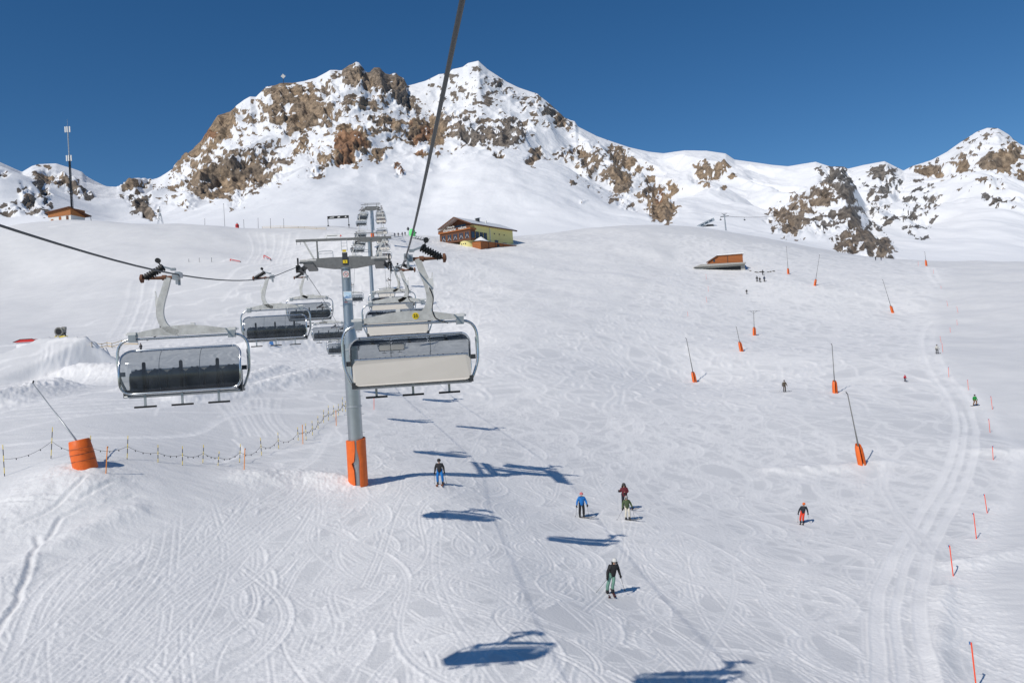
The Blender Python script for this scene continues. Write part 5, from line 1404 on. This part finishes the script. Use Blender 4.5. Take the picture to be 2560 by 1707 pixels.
ft = empty("far_lift_pylon", tp); tag(ft, "far lift pylon with a star-shaped head right of the far station", "lift pylon")
MB().tube([(0, 0, -3), (-1.5 * kT, 0, 40 * kT)], [2.0 * kT, 1.2 * kT], 10).build("pole", "galvanised", ft, True)
MB().bar((-11 * kT, 0, 34 * kT), (9 * kT, 0, 35 * kT), 1.6 * kT).build("crossarm", "dark_grey", ft)
for k in range(5): MB().bar((-1.5 * kT, 0, 36 * kT), ((-8 + 3.4 * k) * kT, 0, 43 * kT), 0.6 * kT).build("frame_strut", "dark_grey", ft)
ca = tp + Vector((9 * kT, 0, 34 * kT)); cb = mount_place(2015, 560) + Vector((0, 0, 12))
o = MB().tube([ca.lerp(cb, q) - Vector((0, 0, 3 * 4 * q * (1 - q))) for q in np.linspace(0, 1, 24)], 0.13, 6).build("far_lift_rope", "rope_steel", None, 'all'); tag(o, "thin rope of the far lift running right from the far pylon", "lift rope")
for i, (u, v, lb) in enumerate([(1851, 553, "empty chair of the far lift right of its pylon"), (1805, 552, "chair of the far lift left of its pylon")]):
    q = 0.18; p = (ca.lerp(cb, q) - Vector((0, 0, 3 * 4 * q * (1 - q)))) if i == 0 else tp + Vector((-11 * kT, 0, 34 * kT))
    o = empty("far_lift_chair", p); tag(o, lb, "chairlift chair", "chairs of the far lift")
    MB().bar((0, 0, 0), (0, 0, -6 * kT), 0.4 * kT).build("hanger", "dark_grey", o); MB().box((0, 0, -7 * kT), (4 * kT, 1.5 * kT, 1.6 * kT)).build("seat", "dark_grey", o); MB().box((0, 0.8 * kT, -6 * kT), (4 * kT, 0.5 * kT, 2 * kT)).build("backrest", "dark_grey", o)

# ------------------------------------------------------------------ people
def skin_mesh(name, nodes, edges, m, parent, root=0, sub=1):
    """nodes: (x, y, z, radius); grown into one continuous surface"""
    me = bpy.data.meshes.new(name)
    bm = bmesh.new(); ly = bm.verts.layers.skin.verify()
    vs_ = []
    for i, (x, y, z, r_) in enumerate(nodes):
        v = bm.verts.new((x, y, z)); v[ly].radius = (r_, r_); v[ly].use_root = (i == root); vs_.append(v)
    for a, b in edges: bm.edges.new((vs_[a], vs_[b]))
    bm.to_mesh(me); bm.free()
    me.materials.append(MATS[m] if isinstance(m, str) else m)
    o = bpy.data.objects.new(name, me); COL.objects.link(o); o.parent = parent
    sk = o.modifiers.new("skin", 'SKIN'); sk.use_smooth_shade = True
    sb = o.modifiers.new("subdivision", 'SUBSURF'); sb.levels = sub; sb.render_levels = sub
    return o
mat("face_skin", (0.52, 0.30, 0.21), 0.6)
mat("goggles", (0.05, 0.03, 0.02), 0.12, 0.3)
mat("boot_black", (0.015, 0.015, 0.017), 0.4)
def cloth(col):
    nm = "cloth_%d_%d_%d" % tuple(int(c * 255) for c in col)
    return mat(nm, col, 0.75, noise=(6.0, 0.7, tuple(c * 0.72 for c in col)), bump=(9.0, 0.5, 0.02))
def glove_mesh():
    """closed glove: palm, four bent fingers, thumb from the side"""
    n = [(0, 0, 0, .030), (0, .01, -.05, .038), (0, .02, -.09, .036)]; e = [(0, 1), (1, 2)]
    for k, (x, L) in enumerate(((-.03, .045), (-.01, .055), (.01, .052), (.03, .040))):
        i = len(n); n += [(x, .03, -.10, .013), (x, .05, -.10 - L * .5, .012), (x, .035, -.115 - L * .7, .011), (x, .012, -.11 - L * .55, .010)]
        e += [(2, i), (i, i + 1), (i + 1, i + 2), (i + 2, i + 3)]
    i = len(n); n += [(-.045, .02, -.05, .014), (-.055, .045, -.085, .012), (-.035, .06, -.105, .010)]; e += [(1, i), (i, i + 1), (i + 1, i + 2)]
    return n, e
GN, GE = glove_mesh()
def person(base, h, face, jacket, trousers, helmet, label, gloves=(0.02, 0.02, 0.02), lean=0.0, stance=0.13, arms=0.10, knee=0.06, seated=False, board=None, ski=(0.05, 0.05, 0.05), ski_dir=None, poles=False, cross=False, detail=True, goggle="goggles", hood=None, pole_out=0.0, name_tail=""):
    """face: heading in degrees, 0 looks at the camera; the figure stands on 'base'"""
    k = h / 1.75
    t = empty("person", base, R(180 + face)); t.scale = (k, k, k); tag(t, label, "person")
    hx = lean
    if seated:
        an = [(-.12, .50, .02), (.12, .50, .02)]; kn = [(-.13, .46, .44), (.13, .46, .44)]; hp = [(-.10, .02, .50), (.10, .02, .50)]
        pel, dz = (0, 0, .52), -0.44
    else:
        s2 = stance
        an = [(-s2, 0, .12), (s2, 0, .12)]; kn = [(-s2 * .95 + hx * .3, knee, .50), (s2 * .95 + hx * .3, knee, .50)]; hp = [(-.09 + hx * .8, -.03, .90), (.09 + hx * .8, -.03, .90)]
        pel, dz = (hx * .85, -.02, .95), 0.0
    T = lambda z: (0 if seated else hx * z / 1.0)
    fw = lambda z: (0.02 if seated else (0.05 * (z - .95)))
    sh = [(-.19 + T(1.42), fw(1.42), 1.40 + dz), (.19 + T(1.42), fw(1.42), 1.40 + dz)]
    if cross:
        el = [(-.26 + T(1.1), .06, 1.16 + dz), (.27 + T(1.1), .05, 1.18 + dz)]; wr = [(.03 + T(1.1), .20, 1.18 + dz), (.36 + T(1.1), .12, 1.36 + dz)]
    elif seated:
        el = [(-.26, .10, 1.13 + dz), (.26, .10, 1.13 + dz)]; wr = [(-.20, .34, 1.10 + dz), (.20, .34, 1.10 + dz)]
    else:
        el = [(-.26 - arms * .5 + T(1.15), .0, 1.14), (.26 + arms * .5 + T(1.15), .0, 1.14)]; wr = [(-.27 - arms + T(.95), .12, .92), (.27 + arms + T(.95), .12, .92)]
    z0 = lambda z: z + dz
    # body: one continuous figure
    N = [(*pel, .09), (T(1.1), fw(1.1), z0(1.12), .09), (T(1.32), fw(1.32), z0(1.33), .11), (T(1.46), fw(1.46), z0(1.46), .06), (T(1.52), fw(1.5) + .01, z0(1.53), .055),
         (T(1.60), fw(1.6) + .02, z0(1.60), .085), (T(1.68), fw(1.68) + .015, z0(1.675), .085)]
    E = [(0, 1), (1, 2), (2, 3), (3, 4), (4, 5), (5, 6)]
    N += [(T(1.6), fw(1.6) + .105, z0(1.60), .016)]; E += [(5, 7)]
    for s in (0, 1):
        i = len(N); N += [(*sh[s], .06), (*el[s], .045), (*wr[s], .035)]; E += [(2, i), (i, i + 1), (i + 1, i + 2)]
        i = len(N); N += [(*hp[s], .07), (*kn[s], .045), (*an[s], .03)]; E += [(0, i), (i, i + 1), (i + 1, i + 2)]
    skin_mesh("body", N, E, "face_skin", t)
    jm, tm = cloth(jacket), cloth(trousers)
    # jacket
    N = [(pel[0], pel[1] + .01, pel[2] - .15, .19), (T(1.05), fw(1.05), z0(1.06), .175), (T(1.30), fw(1.3), z0(1.30), .19), (T(1.42), fw(1.42), z0(1.43), .115), (T(1.49), fw(1.47), z0(1.49), .082)]
    E = [(0, 1), (1, 2), (2, 3), (3, 4)]
    for s in (0, 1):
        i = len(N); N += [(*sh[s], .10), (*el[s], .082), (wr[s][0], wr[s][1] + .02, wr[s][2] - .04, .060)]; E += [(2, i), (i, i + 1), (i + 1, i + 2)]
    skin_mesh("jacket", N, E, jm, t)
    # trousers
    N = [(pel[0], pel[1], pel[2] - .02, .135)]; E = []
    for s in (0, 1):
        i = len(N); a = an[s]; N += [(hp[s][0], hp[s][1], hp[s][2] - .04, .125), (*kn[s], .098), (a[0], a[1], a[2] + .13, .095), (a[0], a[1], a[2] - .06, .09)]; E += [(0, i), (i, i + 1), (i + 1, i + 2), (i + 2, i + 3)]
    skin_mesh("trousers", N, E, tm, t)
    hd = (T(1.66), fw(1.66) + .012, z0(1.66))
    prof = [(.128, -.05), (.132, 0.0), (.118, .06), (.085, .105), (.04, .125), (.0, .128)]
    hm = MB().lathe(prof, 14, 'Z', hd).build("helmet", cloth(helmet), t, True)
    gg = MB()
    for zz in (-.055, .005):
        for q in range(9):
            a = R(90 - 70 + 140 * q / 8); gg.v.append((hd[0] + .118 * math.cos(a), hd[1] + .122 * math.sin(a) + .004, hd[2] + zz - .015))
    gg.f = [(q, q + 1, q + 10, q + 9) for q in range(8)]
    gg.build("goggles", goggle, t, 'all')
    if hood:
        MB().lathe([(.15, -.17), (.165, -.10), (.15, -.02)], 12, 'Z', (hd[0], hd[1] - .03, hd[2] - .03), R(160), R(380)).build("hood", cloth(hood), t, True)
    for s in (0, 1):
        if detail:
            g = skin_mesh("glove", [(x * (1 if s == 0 else -1) * 1.15, y * 1.15, z * 1.15, r_ * 1.25) for x, y, z, r_ in GN], GE, cloth(gloves), t, 1)
            g.location = wr[s]
        else:
            MB().lathe([(.02, -.13), (.05, -.10), (.055, -.04), (.04, .01)], 8, 'Z', wr[s]).build("glove", cloth(gloves), t, True)
        a = an[s]
        MB().prism([(-.13, -.12), (.19, -.12), (.19, -.06), (.08, .0), (.06, .20), (-.09, .22), (-.13, .0)], a[0] - .06, a[0] + .06, 'YZ').build("boot", "boot_black", t)
        t.children[-1].location = (0, a[1], a[2])
    if board is not None:
        pts = [(math.sin(R(q)) * .12 + sg_ * .68, math.cos(R(q)) * .135 * 0 + 0) for q, sg_ in ()]
        b_ = MB(); nb = 18
        for q in range(nb + 1):
            x = -.80 + 1.6 * q / nb; w = .14 * math.sqrt(max(0.05, 1 - (abs(x) / .82) ** 6)); zz = .012 + .07 * max(0, (abs(x) - .62) / .18) ** 2
            b_.v += [(x, -w, zz), (x, w, zz), (x, w, zz + .02), (x, -w, zz + .02)]
        for q in range(nb):
            for c in range(4): b_.f.append((q * 4 + c, q * 4 + (c + 1) % 4, q * 4 + 4 + (c + 1) % 4, q * 4 + 4 + c))
        b_.f += [(0, 1, 2, 3), tuple(nb * 4 + c for c in (3, 2, 1, 0))]
        b_.build("snowboard", cloth(board), t)
    elif ski is not None:
        for s in (0, 1):
            a = an[s]; b_ = MB(); nb = 14
            for q in range(nb + 1):
                y = -.78 + 1.70 * q / nb; w = .048 + .012 * abs(q / nb - .5) * 2; zz = .006 + (.13 * ((y - .70) / .22) ** 2 if y > .70 else 0)
                b_.v += [(-w, y, zz), (w, y, zz), (w, y, zz + .022), (-w, y, zz + .022)]
            for q in range(nb):
                for c in range(4): b_.f.append((q * 4 + c, q * 4 + (c + 1) % 4, q * 4 + 4 + (c + 1) % 4, q * 4 + 4 + c))
            b_.f += [(0, 1, 2, 3), tuple(nb * 4 + c for c in (3, 2, 1, 0))]
            so = b_.build("ski", cloth(ski), t); so.location = (a[0], a[1], a[2] - .135 if seated else 0.0)
            if ski_dir is not None: so.rotation_euler = (0, 0, R(ski_dir))
    if poles:
        bpy.context.view_layer.update()
        for s in (0, 1):
            w0 = Vector(wr[s]) + Vector((0, .05, -.08))
            tip = Vector((w0.x + (-1 if s == 0 else 1) * (0.10 + pole_out * (1 if s == 1 else 0.15)), w0.y - .25 * (1 - pole_out), .02))
            if seated: tip = w0 + Vector((0.1, .3, -.6))
            po_ = empty("ski_pole", t.location, R(180 + face)); po_.scale = (k, k, k)
            tag(po_, f"{'right' if s else 'left'}-hand side ski pole of the {name_tail}" if False else f"{'left' if s else 'right'} one of the two ski poles of the {name_tail}", "ski pole", "ski poles held by skiers")
            MB().tube([w0 + (w0 - tip).normalized() * .12, tip], .009, 6).build("shaft", "dark_grey", po_, True)
            MB().tube([w0 + (w0 - tip).normalized() * .14, w0 - (w0 - tip).normalized() * .04], .017, 8).build("handle", "rubber", po_, True)
            MB().lathe([(.0, 0), (.045, .0), (.045, .012), (.0, .012)], 10, 'Z', tip + Vector((0, 0, .06))).build("basket", "rubber", po_, True)
    return t
def by_px(u, v, vh, cap=(1.0, 1.95)):
    b = place(u, v); h = (v - vh) / F_PX * b.y * 1.03
    return b, max(cap[0], min(cap[1], h))
WHITE, BLACK = (0.75, 0.74, 0.70), (0.014, 0.014, 0.017)
b, h = by_px(1526, 1483, 1401); person(b, h, 18, BLACK, (0.20, 0.38, 0.30), WHITE, "skier in black jacket and sage green trousers with white helmet, nearest of all", lean=-0.20, stance=.15, poles=True, hood=BLACK, ski=(0.10, 0.03, 0.03), ski_dir=-18, pole_out=0.75, name_tail="nearest skier in green trousers")
b, h = by_px(1455, 1293, 1233); person(b, h, 5, (0.012, 0.20, 0.60), BLACK, (0.70, 0.20, 0.20), "skier in bright blue jacket and black trousers with white headband", poles=True, ski=(0.30, 0.28, 0.26), ski_dir=62, stance=.14, lean=-0.03, goggle="white_paint", name_tail="skier in bright blue jacket")
b, h = by_px(1570, 1299, 1241); person(b, h, 8, (0.085, 0.12, 0.05), (0.80, 0.74, 0.62), (0.35, 0.33, 0.32), "skier in olive jacket and cream trousers in front of the one in maroon", poles=True, ski=(0.20, 0.20, 0.20), ski_dir=66, lean=0.02, pole_out=0.35, name_tail="skier in olive jacket")
b, h = by_px(1563, 1272, 1207); person(b, h, 0, (0.15, 0.015, 0.025), (0.012, 0.014, 0.025), (0.06, 0.055, 0.05), "skier in maroon jacket and dark trousers behind the one in olive", cross=True, hood=(0.03, 0.02, 0.02), ski=(0.12, 0.05, 0.05), ski_dir=70)
b, h = by_px(1101, 1211, 1149); person(b, h, 0, (0.022, 0.022, 0.026), (0.008, 0.20, 0.60), BLACK, "skier in black jacket and bright blue trousers right of the pylon foot", poles=True, stance=.17, ski=(0.35, 0.12, 0.04), arms=.05, name_tail="skier in bright blue trousers")
b, h = by_px(2005, 1307, 1258); person(b, h, -22, (0.02, 0.025, 0.035), (0.90, 0.06, 0.015), (0.85, 0.16, 0.02), "skier in dark jacket, red-orange trousers and orange helmet on the right", poles=True, lean=-0.16, stance=.11, ski=(0.06, 0.05, 0.04), arms=.12, name_tail="skier in red-orange trousers")
b, h = by_px(1962, 979, 951); person(b, h, 0, (0.10, 0.075, 0.05), (0.085, 0.06, 0.04), (0.06, 0.05, 0.04), "skier all in brown left of an upright snow lance", poles=True, ski=(0.05, 0.05, 0.05), ski_dir=55, pole_out=0.4, detail=False, name_tail="skier all in brown")
b, h = by_px(2438, 1014, 987); person(b, h, 10, (0.015, 0.33, 0.06), (0.20, 0.10, 0.025), BLACK, "snowboarder in green jacket and ochre trousers by the right-hand poles", board=(0.06, 0.05, 0.05), stance=.24, knee=.14, detail=False)
b, h = by_px(2343, 884, 862); person(b, h, 0, (0.70, 0.68, 0.62), BLACK, (0.12, 0.11, 0.10), "skier in white jacket and black trousers beside the snowcat lane", ski=(0.03, 0.03, 0.03), stance=.17, detail=False)
b, h = by_px(2263, 954, 937, (0.9, 1.3)); person(b, h, 10, (0.65, 0.02, 0.05), (0.03, 0.03, 0.05), (0.5, 0.03, 0.05), "child in red jacket skiing on the right of the run", ski=(0.05, 0.05, 0.05), stance=.16, detail=False)
NAVY = (0.02, 0.04, 0.10)
FARP = [(1893,704,690,BLACK,BLACK,"left one of the small group of dark skiers below the hut"),(1900,705,693,(0.06,0.05,0.04),BLACK,"middle one of the small group of dark skiers below the hut"),
 (1911,704,689,NAVY,BLACK,"tallest, right one of the small group of dark skiers below the hut"),(1907,687,675,BLACK,BLACK,"dark skier standing above the small group by the thaw patch"),
 (1867,735,724,BLACK,(0.10,0.08,0.06),"lone dark skier left below the small group"),(2189,651,642,BLACK,BLACK,"left one of two dark figures on the crest under the rock spur"),
 (2203,651,643,BLACK,NAVY,"right one of two dark figures on the crest under the rock spur"),(353,880,863,(0.05,0.05,0.055),(0.04,0.04,0.045),"dark walker behind the left chair's frame in the snow park"),
 (1063,621,608,BLACK,(0.05,0.05,0.05),"dark skier below the terrace right of the overhead rope"),(1006,590,582,BLACK,BLACK,"left figure at the terrace fence"),(1013,589,581,BLACK,(0.05,0.04,0.03),"right figure at the terrace fence"),
 (987,592,585,NAVY,BLACK,"first figure on the terrace path left of the parasol"),(996,591,584,BLACK,BLACK,"second figure on the terrace path left of the parasol")]
for u, v, vh, j, tr, lb in FARP:
    b, h = by_px(u, v, vh, (1.5, 1.9)); person(b, h, random.uniform(-30, 30), j, tr, j, lb, detail=False, ski=(0.04, 0.04, 0.04) if "figure" not in lb and "walker" not in lb else None)
# riders on the chairs going up (seen from behind)
def rider(ck, x, jacket, trousers, helmet, label):
    c = CHAIRS[ck]; m_ = Matrix.Rotation(c.rotation_euler.z, 3, 'Z')
    p = Vector(c.location) + m_ @ Vector((x, 0.10, -3.03 - 0.50 + 0.09))
    return person(p, 1.75, 180 + math.degrees(c.rotation_euler.z), jacket, trousers, helmet, label, seated=True, detail=False, ski=(0.06, 0.06, 0.07))
rider((1, 2), -0.74, (0.03, 0.03, 0.035), (0.02, 0.02, 0.02), (0.35, 0.02, 0.03), "rider with dark red helmet on the third chair of the right rope, left side")
rider((1, 2), 0.98, (0.03, 0.04, 0.07), (0.015, 0.025, 0.08), (0.03, 0.03, 0.03), "rider in navy trousers on the third chair of the right rope, right side")
cols = [(0.03, 0.03, 0.03), (0.08, 0.02, 0.02), (0.02, 0.03, 0.08), (0.05, 0.05, 0.05), (0.10, 0.04, 0.02)]
for kk in (8, 12):
    for q, x in enumerate((-1.2, -0.7, 0.0, 0.5, 1.2)):
        rider((1, kk), x, cols[q], cols[(q + 2) % 5], cols[(q + 1) % 5], f"rider on the {ORD[kk]} chair of the right rope, {WORD[q]} from the left")
